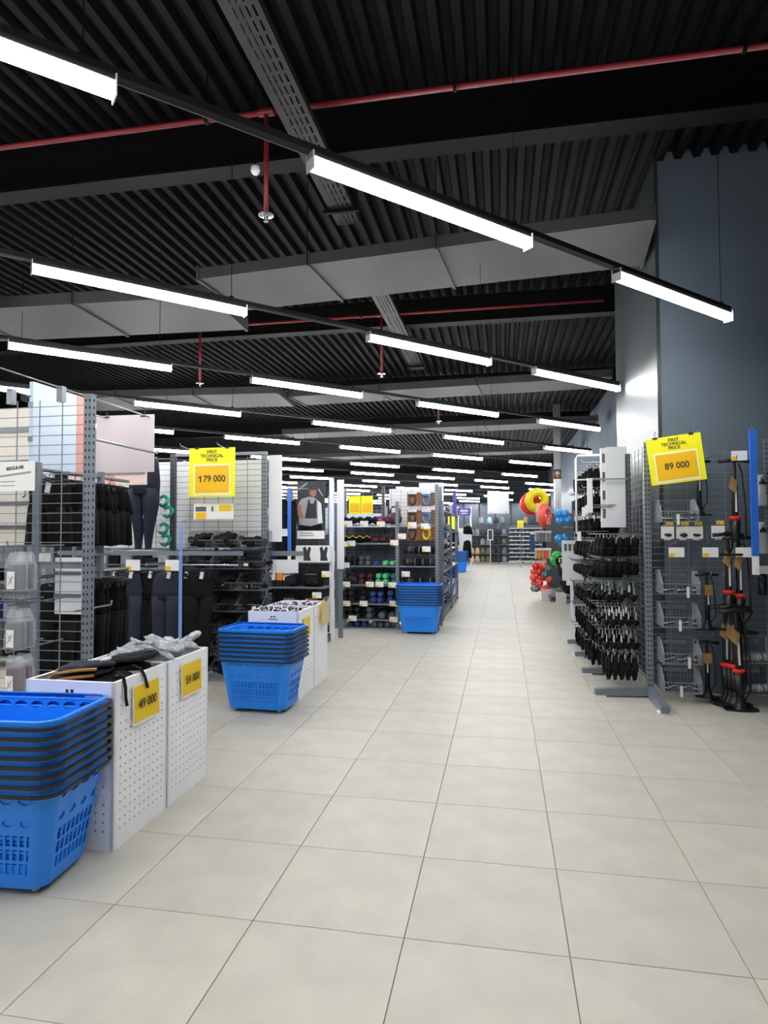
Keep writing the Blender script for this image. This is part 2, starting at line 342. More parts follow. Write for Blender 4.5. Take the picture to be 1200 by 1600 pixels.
# ================================================================ shop fittings: shared builders
def upright(t, x, y, h, z0=0, wx=.055, wy=.045, m='rack'):
    u = obj('upright', MB().box(x-wx/2, x+wx/2, y-wy/2, y+wy/2, z0, h), t, m=m); s = MB(); k = z0+.1
    while k < h-.04:
        for dx in (-.013, .013): s.box(x+dx-.005, x+dx+.005, y-wy/2-.0006, y-wy/2, k, k+.016)
        s.box(x-wx/2-.0006, x-wx/2, y-.006, y+.006, k, k+.02); s.box(x+wx/2, x+wx/2+.0006, y-.006, y+.006, k, k+.02); k += .045
    obj('slot_row', s, u, m='slot'); return u
def grid(t, p, q, z0, z1, dz=.062, dx=.17, m='wire', r=.0032, name='wire_panel'):
    p, q = Vector((*p, 0)), Vector((*q, 0)); d = q-p; L = d.length; g_ = MB(); n = max(1, round(L/dx)); k = z0
    nrm = Vector((-d.y, d.x, 0)).normalized()*r*1.6
    while k <= z1+.001: g_.bar((p.x, p.y, k), (q.x, q.y, k), r); k += dz
    for i in range(n+1):
        c = p+d*(i/n)+nrm; g_.bar((c.x, c.y, z0), (c.x, c.y, z1), r*1.15)
    return obj(name, g_, t, m=m)
def foot(t, p, q, h=.09, wd=.07, capm='white_steel'):
    p, q = Vector((*p, 0)), Vector((*q, 0)); d = (q-p); s = Vector((-d.y, d.x, 0)).normalized()*wd/2; m = MB()
    m.loft([[c-s+Vector((0, 0, .012)), c+s+Vector((0, 0, .012)), c+s+Vector((0, 0, hh)), c-s+Vector((0, 0, hh))] for c, hh in ((p, h), (q, h*.7))])
    f = obj('base_foot', m, t, m='rack'); e = q-d.normalized()*.05
    obj('foot_pad', MB().box(e.x-.05, e.x+.05, e.y-.04, e.y+.04, 0, .014), f, m=capm)
def tagcard(t, loc, w=.075, h=.05, rz=0, name='price_tag'):
    c = obj(name, MB().box(-w/2, w/2, -.001, .001, -h/2, h/2), t, loc, (0, 0, rz), m='paper')
    obj('yellow_corner', MB().box(-w/2+.002, -w/2+w*.38, -.0018, -.001, -h/2+.002, -h*.1), c, m='amber'); return c
def arm(t, p, q, r=.005, lip=.03, name='hook_arm', m='zinc'):
    p, q = Vector(p), Vector(q); d = (q-p).normalized()
    return obj(name, MB().tube([p, q, q+d*.012+Vector((0, 0, lip))], r, 6), t, m=m)
def price_sign(name, label, loc, wd, ht, number, rz=0, tilt=0):
    t = thing(name, label, 'price sign', loc); t.rotation_euler = (0, tilt, rz)
    obj('panel', MB().box(-wd/2, wd/2, -.004, .004, -ht, 0), t, m='yellow')
    obj('card_sleeve', MB().box(-wd*.40, wd*.40, -.0055, -.004, -ht*.97, -ht*.33), t, m='cream'); obj('price_card', MB().box(-wd*.37, wd*.37, -.007, -.0055, -ht*.92, -ht*.37), t, m='amber')
    for i, s in enumerate(('FIRST', 'TECHNICAL', 'PRICE')): text('lettering', s, t, (0, -.0055, -ht*(.085+.083*i)), ht*.092, bold=.0009)
    if number[0] == '1':                    # the built-in font's figure one is a bare stroke: draw one with a flag
        text('lettering', number[1:], t, (ht*.055, -.0085, -ht*.64), ht*.19, bold=.0015, sx=.92); h_ = ht*.135; x_ = -ht*.258; zb = -ht*.64-h_*.5
        obj('lettering', MB().poly([(x_, -.0075, zb), (x_+.014, -.0075, zb), (x_+.014, -.0075, zb+h_), (x_+.002, -.0075, zb+h_), (x_-.02, -.0075, zb+h_*.8), (x_-.02, -.0075, zb+h_*.64), (x_, -.0075, zb+h_*.78)], (0, -.001, 0)), t, m='ink')
    else: text('lettering', number, t, (0, -.0085, -ht*.64), ht*.19, bold=.0015, sx=.92)
    for s in (-1, 1):
        obj('clip', MB().box(s*wd*.33-.02, s*wd*.33+.02, -.008, .008, -.012, .006).tube([(s*wd*.33, 0, .004), (s*wd*.33+.006, 0, .02), (s*wd*.33, 0, .032)], .003, 5), t, m='black_plastic')
    return t
# ---------------------------------------------------------------- shopping basket
def rrect(a, b, r, n):                      # n points round a rounded rectangle, corners included evenly
    per = []; L = 2*(2*a-2*r)+2*(2*b-2*r)+2*pi*r
    for i in range(n):
        s = L*i/n
        for (ln, f) in ((2*a-2*r, lambda d: (-a+r+d, -b)), (pi*r/2, lambda d: (a-r+r*sin(d/r), -b+r-r*cos(d/r))), (2*b-2*r, lambda d: (a, -b+r+d)), (pi*r/2, lambda d: (a-r+r*cos(d/r), b-r+r*sin(d/r))),
                        (2*a-2*r, lambda d: (a-r-d, b)), (pi*r/2, lambda d: (-a+r-r*sin(d/r), b-r+r*cos(d/r))), (2*b-2*r, lambda d: (-a, b-r-d)), (pi*r/2, lambda d: (-a+r-r*cos(d/r), -b+r-r*sin(d/r)))):
            if s <= ln+1e-9: per.append(f(s)); break
            s -= ln
    return per
BH = .44
def bsec(z): k = z/BH; return .255+.07*k, .165+.058*k, .06+.01*k
def basket_meshes():
    n = 168; zs = [0, .02, .055, .065, .115, .13, .18, .195, .245, .26, .285, .292, .312, .319, .345, .39, .398, .418, .426, .45, BH]
    zs = [z*BH/.47 for z in zs]; out = MB(); rings = []
    for z in zs: rings.append([(x, y, z) for x, y in rrect(*bsec(z), n)])
    V = [p for r in rings for p in r]; Fc = []
    mid = rrect(*bsec(.2), n)
    for i in range(len(zs)-1):
        z = (zs[i]+zs[i+1])/2
        for k in range(n):
            x, y = mid[k]; a, b, r = bsec(.2); flat = abs(x) < a-r-.005 or abs(y) < b-r-.005
            op = False
            if flat and i in (3, 5, 7) and k % 3 != 0: op = True
            if flat and i in (10, 11, 12) and k % 7 in ((2, 3, 4, 5) if i == 11 else (3, 4)): op = True
            if flat and i in (15, 16, 17) and k % 7 in ((1, 2, 3, 4, 5) if i == 16 else (2, 3, 4)): op = True
            if i == 3 and k % 3 == 1 and flat: pass
            if op and i in (3, 5, 7): op = (k % 3 != 0)
            if not op: Fc.append((i*n+k, i*n+(k+1) % n, (i+1)*n+(k+1) % n, (i+1)*n+k))
    Fc.append(tuple(range(n-1, -1, -1))); out.add(V, Fc)
    me = out.mesh('body', 'basket'); o = bpy.data.objects.new('tmp', me); COL.objects.link(o)
    md = o.modifiers.new('s', 'SOLIDIFY'); md.thickness = .0032; md.offset = -1
    dg = bpy.context.evaluated_depsgraph_get(); me2 = bpy.data.meshes.new_from_object(o.evaluated_get(dg)); bpy.data.objects.remove(o)
    a, b, r = bsec(BH); rim = MB(); P0 = rrect(a, b, r, 60); P1 = rrect(a+.016, b+.016, r+.016, 60)
    rim.loft([[(P0[k][0], P0[k][1], BH-.002), (P1[k][0], P1[k][1], BH-.004), (P1[k][0], P1[k][1], BH-.024), (P1[k][0]*.994, P1[k][1]*.994, BH-.024), (P1[k][0]*.994, P1[k][1]*.994, BH-.009), (P0[k][0], P0[k][1], BH-.008)] for k in range(60)], closed=True, cap=False)
    H = []
    for s in (-1, 1):
        pts = [p for p in rrect(a+.027, b+.029, r+.02, 72)]
        pts = sorted([p for p in pts if p[1]*s > -.06], key=lambda p: math.atan2(p[0], p[1]*s))
        H.append(MB().loft([[(x*f, y*f, BH-.03+dz) for f, dz in ((.984, -.007), (1.016, -.007), (1.016, .007), (.984, .007))] for x, y in pts]).mesh('handle', 'basket_dark'))
    wh = MB().lathe([(.012, -.011), (.02, -.008), (.02, .008), (.012, .011)], 12, (0, 0, .0), 'x').box(-.014, .014, -.006, .006, .0, .03)
    return me2, rim.mesh('rim', 'basket'), H, wh.mesh('wheel', 'wheel')
BM = basket_meshes()
def mk_basket():
    t = thing('shopping_basket', 'x', 'basket'); obj('body', BM[0], t, (0, 0, .036)); obj('rim', BM[1], t, (0, 0, .036))
    for h in BM[2]: obj('handle', h, t, (0, 0, .036))
    return t
BP = .039
def stack_all():
    proto = mk_basket()                     # copies are taken from a basket without wheels
    for (x, y, rz, n, where, group) in STACKS:
        for i in range(n):
            lb = f'blue basket, {ordinal(n-1-i, n)} of the stack {where}'
            o = proto if (proto and i == 1 and not proto.get('used')) else None
            if o: o['label'] = lb; o['group'] = group; o.location = (x, y, i*BP); o.rotation_euler = (0, 0, rz); o['used'] = 1
            else: o = dup(proto, (x, y, i*BP), rz, lb, group)
            if 'used' in o and o is not proto: del o['used']
            if i == 0:
                for sx in (-.2, .2):
                    for sy in (-.12, .12): obj('wheel', BM[3], o, (sx, sy, .02))
    del proto['used']
STACKS = [(-2.17, 2.52, R(4), 8, 'beside the 49 000 bin', 'baskets stacked beside the 49 000 bin'),
          (-2.06, 5.26, R(-2), 7, 'in front of the black glove bins', 'baskets stacked by the glove bins'),
          (-1.24, 9.62, R(0), 8, 'before the dumbbell shelves', 'baskets stacked before the dumbbell shelves'),
          (-1.43, 15.4, R(3), 9, 'behind the dumbbell shelves', 'baskets stacked behind the dumbbell shelves'),
          (-1.63, 24.4, R(3), 10, 'far down the aisle under the purple sign', 'baskets stacked far down the aisle')]
stack_all()
# ---------------------------------------------------------------- perforated white bins
def perf_panel(wd, ht, nx, nz, mname='white_steel'):
    m = MB(); p = .042; ox = (wd-nx*p)/2; oz = .07; r = .0055
    for i in range(nx):
        for k in range(nz):
            cx, cz = ox+p*(i+.5), oz+p*(k+.5); vs = []
            sq = [(-1, -1), (0, -1), (1, -1), (1, 0), (1, 1), (0, 1), (-1, 1), (-1, 0)]
            for a, b in sq: vs.append((cx+a*p/2, 0, cz+b*p/2))
            for a, b in sq: l = sqrt(a*a+b*b); vs.append((cx+a/l*r, 0, cz+b/l*r))
            for a, b in sq: l = sqrt(a*a+b*b); vs.append((cx+a/l*r, .003, cz+b/l*r))
            m.add(vs, [(j, (j+1) % 8, 8+(j+1) % 8, 8+j) for j in range(8)]+[(8+j, 8+(j+1) % 8, 16+(j+1) % 8, 16+j) for j in range(8)])
    x1, z1 = ox+nx*p, oz+nz*p
    for (a, b, c, d) in ((0, wd, 0, oz), (0, wd, z1, ht), (0, ox, oz, z1), (x1, wd, oz, z1)): m.add([(a, 0, c), (b, 0, c), (b, 0, d), (a, 0, d)], [(0, 1, 2, 3)])
    m.box(0, wd, .0005, .018, ht-.003, ht).box(0, .003, .0005, .018, 0, ht-.003).box(wd-.003, wd, .0005, .018, 0, ht-.003)
    me = bpy.data.meshes.new('perforated_panel'); me.from_pydata(m.v, [], m.f); me.materials.append(MATS[mname]); return me
BW, BD, BHT = .485, .485, .80
PPF = perf_panel(BW, BHT, 10, 16); 
def mk_bin():
    t = thing('perforated_bin', 'x', 'display bin')
    obj('panel', PPF, t, (0, 0, 0)); obj('panel', PPF, t, (BW, 0, 0), (0, 0, pi/2)); obj('panel', PPF, t, (BW, BD, 0), (0, 0, pi)); obj('panel', PPF, t, (0, BD, 0), (0, 0, -pi/2))
    obj('inner_shelf', MB().box(.005, BW-.005, .005, BD-.005, .63, .64), t, m='white_steel'); obj('bottom', MB().box(.005, BW-.005, .005, BD-.005, .01, .02), t, m='white_steel')
    for y0 in (-.0008,):
        obj('hand_slot', MB().box(BW/2-.045, BW/2+.045, y0, 0, BHT-.075, BHT-.068), t, m='slot')
        for s in (-.022, .005): obj('hand_slot', MB().box(BW/2+s, BW/2+s+.016, y0, 0, BHT-.055, BHT-.04), t, m='slot')
    return t
BN = Proto(mk_bin)
BX = -2.325
BN.put('white perforated bin of dark bags with the 49 000 sheet', (BX, 2.77, 0), 0, None)
BN.put('white perforated bin of plastic packs with the 59 000 sheet', (BX, 3.265, 0), 0, None)
BN.put('white perforated bin of socks just behind the second basket stack', (BX+.005, 5.54, 0), 0, None)
BN.put('white perforated bin nearest the backpack shelves', (BX+.005, 6.035, 0), 0, None)
XS = BX+BW
def sheet(loc, wd, ht, num, label, bend=.02, size=.06):
    t = thing('price_sheet', label, 'price sheet', loc, pi/2); n = 8; m = MB(); r1 = []; r2 = []
    def by(u): return -.004-bend*(abs(u-.5)*2)**2*.5-bend*.4*u
    rings = [[(wd*i/n-wd/2, by(i/n), 0), (wd*i/n-wd/2, by(i/n)-.0012, 0), (wd*i/n-wd/2, by(i/n)-.0012-.006, -ht), (wd*i/n-wd/2, by(i/n)-.006, -ht)] for i in range(n+1)]
    obj('sheet', m.loft(rings), t, m='paper'); m = MB()
    rings = [[((wd-.02)*(i/n-.5), by(i/n)-.0016-.0005, -.012), ((wd-.02)*(i/n-.5), by(i/n)-.0022-.0005, -.012), ((wd-.02)*(i/n-.5), by(i/n)-.0082, -ht+.012), ((wd-.02)*(i/n-.5), by(i/n)-.0076, -ht+.012)] for i in range(n+1)]
    obj('printed_face', m.loft(rings), t, m='paper_yellow')
    if num: text('lettering', num, t, (0, -.019, -ht*.52), size, bold=.001, sx=.9)
sheet((XS+.003, 3.03, .755), .25, .205, '49 000', 'bent yellow sheet reading 49 000 on the nearest bin', .004, .066)
sheet((XS+.003, 3.515, .765), .25, .205, '59 000', 'bent yellow sheet reading 59 000 on the second bin', .004, .066)
sheet((XS+.008, 5.76, .735), .2, .19, '', 'faded yellow price sheet on the sock bin', .004)
# ---------------------------------------------------------------- goods shared by several places
def pouch_mesh(m, trim=False):
    mb = MB(); n = 16
    mb.loft([[(rx*cos(2*pi*k/n)*(1 if abs(cos(2*pi*k/n)) < .9 else .97), ry*sin(2*pi*k/n), z) for k in range(n)] for rx, ry, z in ((.08, .05, -.016), (.15, .085, -.012), (.165, .1, 0), (.15, .085, .014), (.07, .04, .02))])
    return lump(mb, random.random()*20, .02, 9).mesh('pouch', m, True)
def bag(loc, rot, label, m, trimmed):
    t = thing('waist_bag', label, 'bag', loc); t.rotation_euler = rot
    obj('pouch', pouch_mesh(m), t)
    if trimmed: obj('piping', MB().tube([(.163*cos(a), .10*sin(a)-.006, -.004+.006*sin(3*a)) for a in [pi*.75+pi*.95*k/12 for k in range(13)]], .008, 6), t, m='tan')
    obj('zip', MB().tube([(-.1, -.06, .014), (0, -.075, .016), (.1, -.06, .013)], .004, 5), t, m='black_plastic')
    obj('buckle', MB().box(.08, .12, -.02, .02, .02, .03), t, m='white_steel' if trimmed else 'black_plastic')
for i, (x, y, z, rz) in enumerate(((-2.17, 2.93, .765, .4), (-2.15, 2.95, .80, .25), (-2.12, 2.96, .835, .1))):
    bag((x, y, z), (.05, -.12, rz), f'navy waist bag with tan piping, {ordinal(2-i, 3)} in the 49 000 bin', 'navy_cloth', True)
bag((-2.04, 3.12, .80), (.1, .05, .9), 'black flat waist bag lying right of the tan-trimmed ones', 'black_cloth', False)
bag((-1.99, 3.14, .845), (.05, -.1, .3), 'black flat waist bag on top toward the 59 000 bin', 'char_cloth', False)
bag((-2.0, 2.96, .775), (.1, 0, -.5), 'crumpled black waist bag spilling its straps over the 49 000 sheet', 'black_cloth', False)
def strap(pts, label): 
    n = MB(); P = [Vector(p) for p in pts]
    n.loft([[p+Vector((0, -.011, 0)), p+Vector((.003, -.011, .002)), p+Vector((.003, .011, .002)), p+Vector((0, .011, 0))] for p in P]); tag(obj('bag_strap', n, m='black_cloth'), label, 'strap')
strap([(-1.95, 2.90, .80), (-1.89, 2.86, .835), (-1.845, 2.845, .815), (-1.828, 2.84, .76), (-1.825, 2.838, .71), (-1.822, 2.845, .67)], 'black bag strap hanging over the left corner of the 49 000 sheet')
strap([(-1.95, 2.98, .81), (-1.89, 2.99, .84), (-1.845, 3.0, .82), (-1.829, 3.01, .78), (-1.825, 3.02, .745), (-1.822, 3.03, .715)], 'black bag strap hanging over the right of the 49 000 sheet')
def pack_mesh(s, m, ax=.1, ay=.07, az=.018):
    mb = MB(); mb.ball((0, 0, 0), 1, 14, 8, (ax, ay, az)); return lump(mb, s, .028, 16).mesh('wrapper', m)
pk = [pack_mesh(k+.5, 'film_thick') for k in range(4)]; inn = MB().ball((0, 0, 0), 1, 10, 6, (.07, .045, .012)).mesh('contents', 'grey_goods', True)
for i in range(16):
    t = thing('plastic_pack', 'clear plastic-wrapped pack heaped in the 59 000 bin', 'pack', (BX+.09+.1*(i % 4)+random.uniform(-.01, .01), 3.34+.11*(i//4)+random.uniform(-.01, .01), .80+.025*(i % 2)+random.uniform(0, .03)), 0, 'packs in the 59 000 bin')
    t.rotation_euler = (random.uniform(-.5, .5), random.uniform(-.6, .6), random.uniform(0, 6)); obj('wrapper', pk[i % 4], t); obj('contents', inn, t)
sk = [lump(MB().ball((0, 0, 0), 1, 10, 6, (.055, .035, .028)), k, .015, 20).mesh('roll', m, True) for k, m in enumerate(('violet_cloth', 'grey_goods', 'char_cloth', 'violet_cloth'))]
sb = MB().tube([(.0, .036*cos(a), .03*sin(a)) for a in [2*pi*k/12 for k in range(12)]], .006, 5, closed=True).mesh('band', 'paper')
for i in range(30):
    t = thing('sock_roll', f'small rolled sock pair in the bin {"behind the second basket stack" if i < 18 else "nearest the backpack shelves"}', 'socks', (BX+.07+.085*(i % 5)+random.uniform(-.01, .01), (5.6 if i < 18 else 6.1)+.09*((i if i < 18 else i-18)//5)*1.0, .775+random.uniform(0, .025)), random.uniform(0, 3), 'socks in the bin behind the baskets' if i < 18 else 'socks in the farther bin')
    obj('roll', sk[i % 4], t); obj('band', sb, t)
# clip-on yellow bag price on bin four
t = thing('price_pouch', 'yellow price pouch in clear plastic hung on the farthest bin', 'price pouch', (XS+.03, 6.3, .83), pi/2)
obj('pouch', MB().box(-.12, .12, -.02, -.012, -.24, 0), t, m='paper_yellow'); obj('sleeve', lump(MB().box(-.13, .13, -.028, -.021, -.26, .03), 3, .012, 9), t, m='film'); obj('clip', MB().box(-.02, .02, -.03, 0, -.01, .03), t, m='black_plastic')
# gloves
def glove_mesh(m):
    mb = MB(); mb.loft([[(rx*cos(2*pi*k/10), ry*sin(2*pi*k/10), z) for k in range(10)] for rx, ry, z in ((.026, .014, 0), (.032, .017, -.012), (.030, .016, -.05), (.042, .02, -.085), (.043, .02, -.115), (.038, .017, -.13))])
    for fx, ln in ((-.030, .055), (-.0105, .075), (.010, .08), (.030, .062)): mb.tube([(fx, 0, -.12), (fx*1.08, .003, -.13-ln*.5), (fx*1.12, .006, -.13-ln)], [.0105, .0105, .008], 6)
    mb.tube([(.036, 0, -.075), (.058, .004, -.105), (.062, .006, -.14)], [.012, .012, .009], 6)
    return mb.mesh('glove', m, True)
GL = [glove_mesh('black_cloth'), glove_mesh('char_cloth')]
CARD = MB().box(-.028, .028, -.001, .001, -.035, .035).mesh('header_card', 'white_goods')
HOOKT = MB().tube([(0, 0, 0), (0, 0, .02), (.006, 0, .028), (0, 0, .036)], .0025, 5).mesh('hang_loop', 'white_steel')
def mk_glove(k):
    def f():
        t = thing('glove_pair', 'x', 'gloves'); obj('glove', GL[k], t, (0, -.01, -.03)); obj('glove', GL[k], t, (.004, .014, -.034), (0, 0, pi)); obj('header_card', CARD, t, (0, -.032, -.03)); obj('hang_loop', HOOKT, t); return t
    return f
GP = [Proto(mk_glove(0)), Proto(mk_glove(1))]
def mk_roll():
    t = thing('rolled_belt', 'x', 'belt'); obj('coil', MB().lathe([(.018, -.028), (.048, -.032), (.056, -.026), (.056, .026), (.048, .032), (.018, .028)], 16, (0, 0, -.075), 'y'), t, m='black_cloth', smooth=True)
    obj('core', MB().lathe([(.02, -.03), (.02, .03)], 10, (0, 0, -.075), 'y'), t, m='rubber'); obj('hang_loop', MB().tube([(0, 0, -.02), (0, 0, .02), (.006, 0, .028), (0, 0, .036)], .0025, 5), t, m='black_plastic'); return t
RP = Proto(mk_roll)
def mk_wrap():
    t = thing('wrist_wrap', 'x', 'wrist wrap'); mb = MB().ball((0, 0, -.115), 1, 14, 8, (.06, .035, .035)); obj('wrap', lump(mb, 4, .02, 14), t, m='black_cloth', smooth=True)
    obj('strap', MB().box(-.05, .05, -.037, -.03, -.125, -.105), t, m='char_cloth'); obj('header_card', MB().poly([(-.03, -.012, -.09), (.03, -.012, -.09), (.022, -.012, -.03), (0, -.012, -.01), (-.022, -.012, -.03)], (0, .002, 0)), t, m='white_goods'); obj('hang_loop', HOOKT, t, (0, 0, -.01)); return t
WP = Proto(mk_wrap)
def mk_bundle():
    t = thing('knee_support', 'x', 'support'); mb = MB(); mb.loft([ell(0, 0, z, rx, ry, 14, .12, 3) for rx, ry, z in ((.03, .015, 0), (.07, .03, -.02), (.085, .04, -.06), (.07, .035, -.1), (.08, .04, -.14), (.05, .02, -.165))]); obj('sleeve', lump(mb, 6, .025, 9), t, m='black_cloth', smooth=True)
    obj('band', MB().loft([ell(0, 0, z, .074, .038, 14) for z in (-.108, -.094)]), t, m='char_cloth'); obj('header_card', CARD, t, (.02, -.045, -.03)); obj('hang_loop', HOOKT, t, (0, 0, -.005)); return t
KP = Proto(mk_bundle)
# open wire bins
def mk_wbin(wd, dp, ht, mw='wire'):
    m = MB(); r = .0025; fr = ht*.45                                 # low front, sloping sides
    fz = fr; bz = ht
    prof = [(0, -dp, 0), (0, -dp, fz), (0, -dp*.55, bz), (0, 0, bz), (0, 0, 0)]
    for x in (-wd/2, wd/2): m.tube([(x, p[1], p[2]) for p in prof], .0042, 5, closed=True)
    for (y, z) in ((-dp, fz), (-dp, 0), (0, bz), (0, 0)): m.bar((-wd/2, y, z), (wd/2, y, z), .0042, 5)
    n = 11
    for i in range(1, n):
        x = -wd/2+wd*i/n; m.bar((x, -dp, 0), (x, -dp, fz), r); m.bar((x, -dp, 0), (x, 0, 0), r); m.bar((x, 0, 0), (x, 0, bz), r)
    for i in range(1, 7):
        y = -dp+dp*i/7; top = fz+(bz-fz)*min(1, (i/7)/.45)
        for x in (-wd/2, wd/2): m.bar((x, y, 0), (x, y, top), r)
    for k in (.25, .5, .75): m.bar((-wd/2, -dp, fz*k), (wd/2, -dp, fz*k), r) if k == .5 else None
    return m.mesh('wire_basket_frame', mw)
WB = mk_wbin(.27, .27, .17, 'wire_dark'); WB2 = mk_wbin(.31, .25, .2)
PLX = [MB().poly([(sx, -dp, .004), (sx, -dp, ht*.43), (sx, -dp*.56, ht*.97), (sx, -.01, ht*.97), (sx, -.01, .004)], (.002, 0, 0)).mesh('side_sheet', 'film') for sx, dp, ht in ((-.13, .265, .17), (-.15, .245, .2))]
def wbin(loc, label, big=False, sheets=True):
    t = thing('wire_bin', label, 'wire bin', loc); obj('wire_frame', WB2 if big else WB, t); w_ = .15 if big else .13
    if not sheets:
        sx = random.uniform(-.04, .06); obj('front_ticket', MB().cbox((sx, -.276, .045), (.05, .002, .028), Matrix.Rotation(random.uniform(-.3, .3), 3, 'Y')), t, m='paper'); return t
    obj('side_sheet', PLX[1 if big else 0], t); obj('side_sheet', PLX[1 if big else 0], t, (2*w_-.002, 0, 0)); obj('hook_plate', MB().box(-.1, .1, .002, .008, .14, .17), t, m='zinc'); return t
# ================================================================ left side: rack A (end panel nearest the camera)
AX0, AX1, AY = -3.6, -2.55, 3.55
ra = thing('wire_gondola', 'grey slotted rack with wire panel nearest the camera at left', 'shop rack', (0, 0, 0))
upright(ra, AX1, AY, 2.4); upright(ra, AX0, AY, 2.4); grid(ra, (AX0+.03, AY), (AX1-.035, AY), .35, 2.38)
foot(ra, (AX1, AY), (AX1-.0, AY+.5)); obj('cross_rail', MB().box(AX0, AX1, AY+.01, AY+.04, 1.30, 1.34), ra, m='rack')
for x, y0, y1, z in ((-2.755, 3.0, 4.58, 2.45), (-3.12, 3.0, 4.58, 2.45)): arm(ra, (x, y0, z), (x, y1, z), .005, .02, 'sign_arm')
obj('arm_clip', MB().box(-2.775, -2.735, AY-.02, AY+.02, 2.36, 2.46).box(-3.14, -3.10, AY-.02, AY+.02, 2.36, 2.46), ra, m='zinc')
arm(ra, (AX1+.01, AY+.03, 2.12), (AX1+.02, AY+.75, 2.12), .008, .02)
for z, x in ((1.45, -2.72), (1.12, -2.72), (.86, -2.72), (1.45, -2.86), (1.12, -2.86), (.86, -2.86)): arm(ra, (x, AY-.005, z), (x, AY-.46, z-.0), .005, .03)
for z, x in ((1.38, -2.66), (1.03, -2.66)): arm(ra, (x, AY+.02, z), (x, AY+.4, z), .006, .03)
for z in (1.5, 1.17, .9): tagcard(ra, (-2.86, AY-.47, z), .07, .045)
for i, z in enumerate((1.45, 1.12, .86)):
    for j, yy in enumerate((3.17, 3.24)):
        t = thing('zip_bag_pack', f'{["front", "rear"][j]} clear zip bag of grey goods, {ORD[i]} hook row of the nearest rack' if i < 2 else f'{["front", "rear"][j]} clear zip bag of dull red goods, lowest hook of the nearest rack', 'pack', (-2.735, yy, z-.03), 0, f'zip bags on hook row {i+1} of the nearest rack')
        t.scale = (.76, 1, .95)
        obj('bag_film', lump(MB().loft([[(-a, -b, zz), (a, -b, zz), (a, b, zz), (-a, b, zz)] for a, b, zz in ((.05, .003, 0), (.066, .008, -.03), (.072, .022, -.09), (.075, .024, -.2), (.07, .02, -.24))]), i, .012, 14), t, m='film')
        obj('contents', MB().loft([[(-.055, -.016, zz), (.055, -.016, zz), (.055, .016, zz), (-.055, .016, zz)] for zz in (-.23, -.08)]), t, m='grey_goods' if i < 2 else 'maroon')
        c = obj('card', MB().box(-.05, .015, -.0275, -.026, -.225, -.12), t, m='paper'); obj('card_mark', MB().bar((-.04, -.0285, -.2), (0, -.0285, -.15), .003).bar((-.03, -.0285, -.15), (-.008, -.0285, -.19), .002), c, m='grey_print')
# REGULAR sign
t = thing('info_sign', 'white REGULAR fit sign clipped to the nearest wire panel', 'sign', (-2.9, 3.34, 1.87))
obj('panel', MB().box(-.14, .135, -.002, .002, -.09, .09), t, m='paper'); text('lettering', 'REGULAR', t, (.0, -.003, .05), .028, rot=(pi/2, R(-6), 0), bold=.0008)
obj('printed_band', MB().cbox((0, -.0025, .012), (.22, .001, .012), Matrix.Rotation(R(-6), 3, 'Y')), t, m='grey_print')
for z in (-.035, -.06): obj('printed_line', MB().box(-.1, -.0, -.003, -.002, z, z+.006), t, m='grey_print')
obj('hook', MB().tube([(.07, 0, -.09), (.07, 0, -.12), (.06, -.01, -.13)], .004, 5), t, m='black_plastic')
# pale sign on the arms
t = thing('blank_sign', 'blank pale mauve square sign hung from two rods behind the nearest rack', 'sign', (-2.96, 4.56, 2.47), R(2))
obj('panel', MB().box(-.25, .25, -.004, .004, -.46, 0), t, m='mauve_board')
for s in (-1, 1): obj('clip', MB().box(s*.16-.025, s*.16+.025, -.008, .008, -.018, -.006).tube([(s*.16, 0, -.006), (s*.16+.008, 0, .012), (s*.16, 0, .024)], .004, 5), t, m='black_plastic')
# boards of the clothing fixture
def board(name, label, x0, x1, y0, y1, z0, z1, m, edge=None):
    t = thing(name, label, 'board', ((x0+x1)/2, (y0+y1)/2, z0)); a, b, h = (x1-x0)/2, (y1-y0)/2, z1-z0
    obj('face', MB().box(-a, a, -b, b, 0, h), t, m=m)
    if edge: obj('edge_strip', MB().box(a, a+.004, b-edge[0], b, 0, h), t, m=edge[1])
    obj('bracket', MB().box(-a-.0, a, -b-.012, -b, h*.3, h*.36).box(-a, a, -b-.012, -b, h*.7, h*.76), t, m='zinc'); return t
board('picture_board', 'tall pale blue picture board with a pink edge, standing above the shorts', -3.13, -3.10, 3.72, 4.26, 1.97, 2.55, 'ice_board', (.1, 'rose'))
board('picture_board', 'blank cream board at the left edge behind the wire panel', -4.5, -3.75, 4.7, 4.73, 1.9, 2.6, 'cream_board')
board('picture_board', 'lower cream board behind the wire panel, left of the shorts', -3.62, -3.33, 4.0, 4.03, 1.43, 1.86, 'cream_board')
board('picture_board', 'narrow white board below the shorts behind the wire panel', -2.98, -2.78, 3.80, 3.82, .98, 1.36, 'white_board')
t = board('picture_board', 'pale pink picture board behind the pale mauve sign', -4.0, -3.2, 5.25, 5.28, 1.97, 2.3, 'pink_board')
for x_ in (-.35,): obj('leg_post', MB().box(x_-.012, x_+.012, .015, .04, -1.97, .3), t, m='rack')
obj('printed_figure', MB().poly([(.02, -.017, .0), (.10, -.017, 0), (.09, -.017, .12), (.14, -.017, .18), (.10, -.017, .22), (.04, -.017, .16), (-.02, -.017, .22), (-.05, -.017, .18), (.01, -.017, .1)], (0, .001, 0)), t, m='rose')
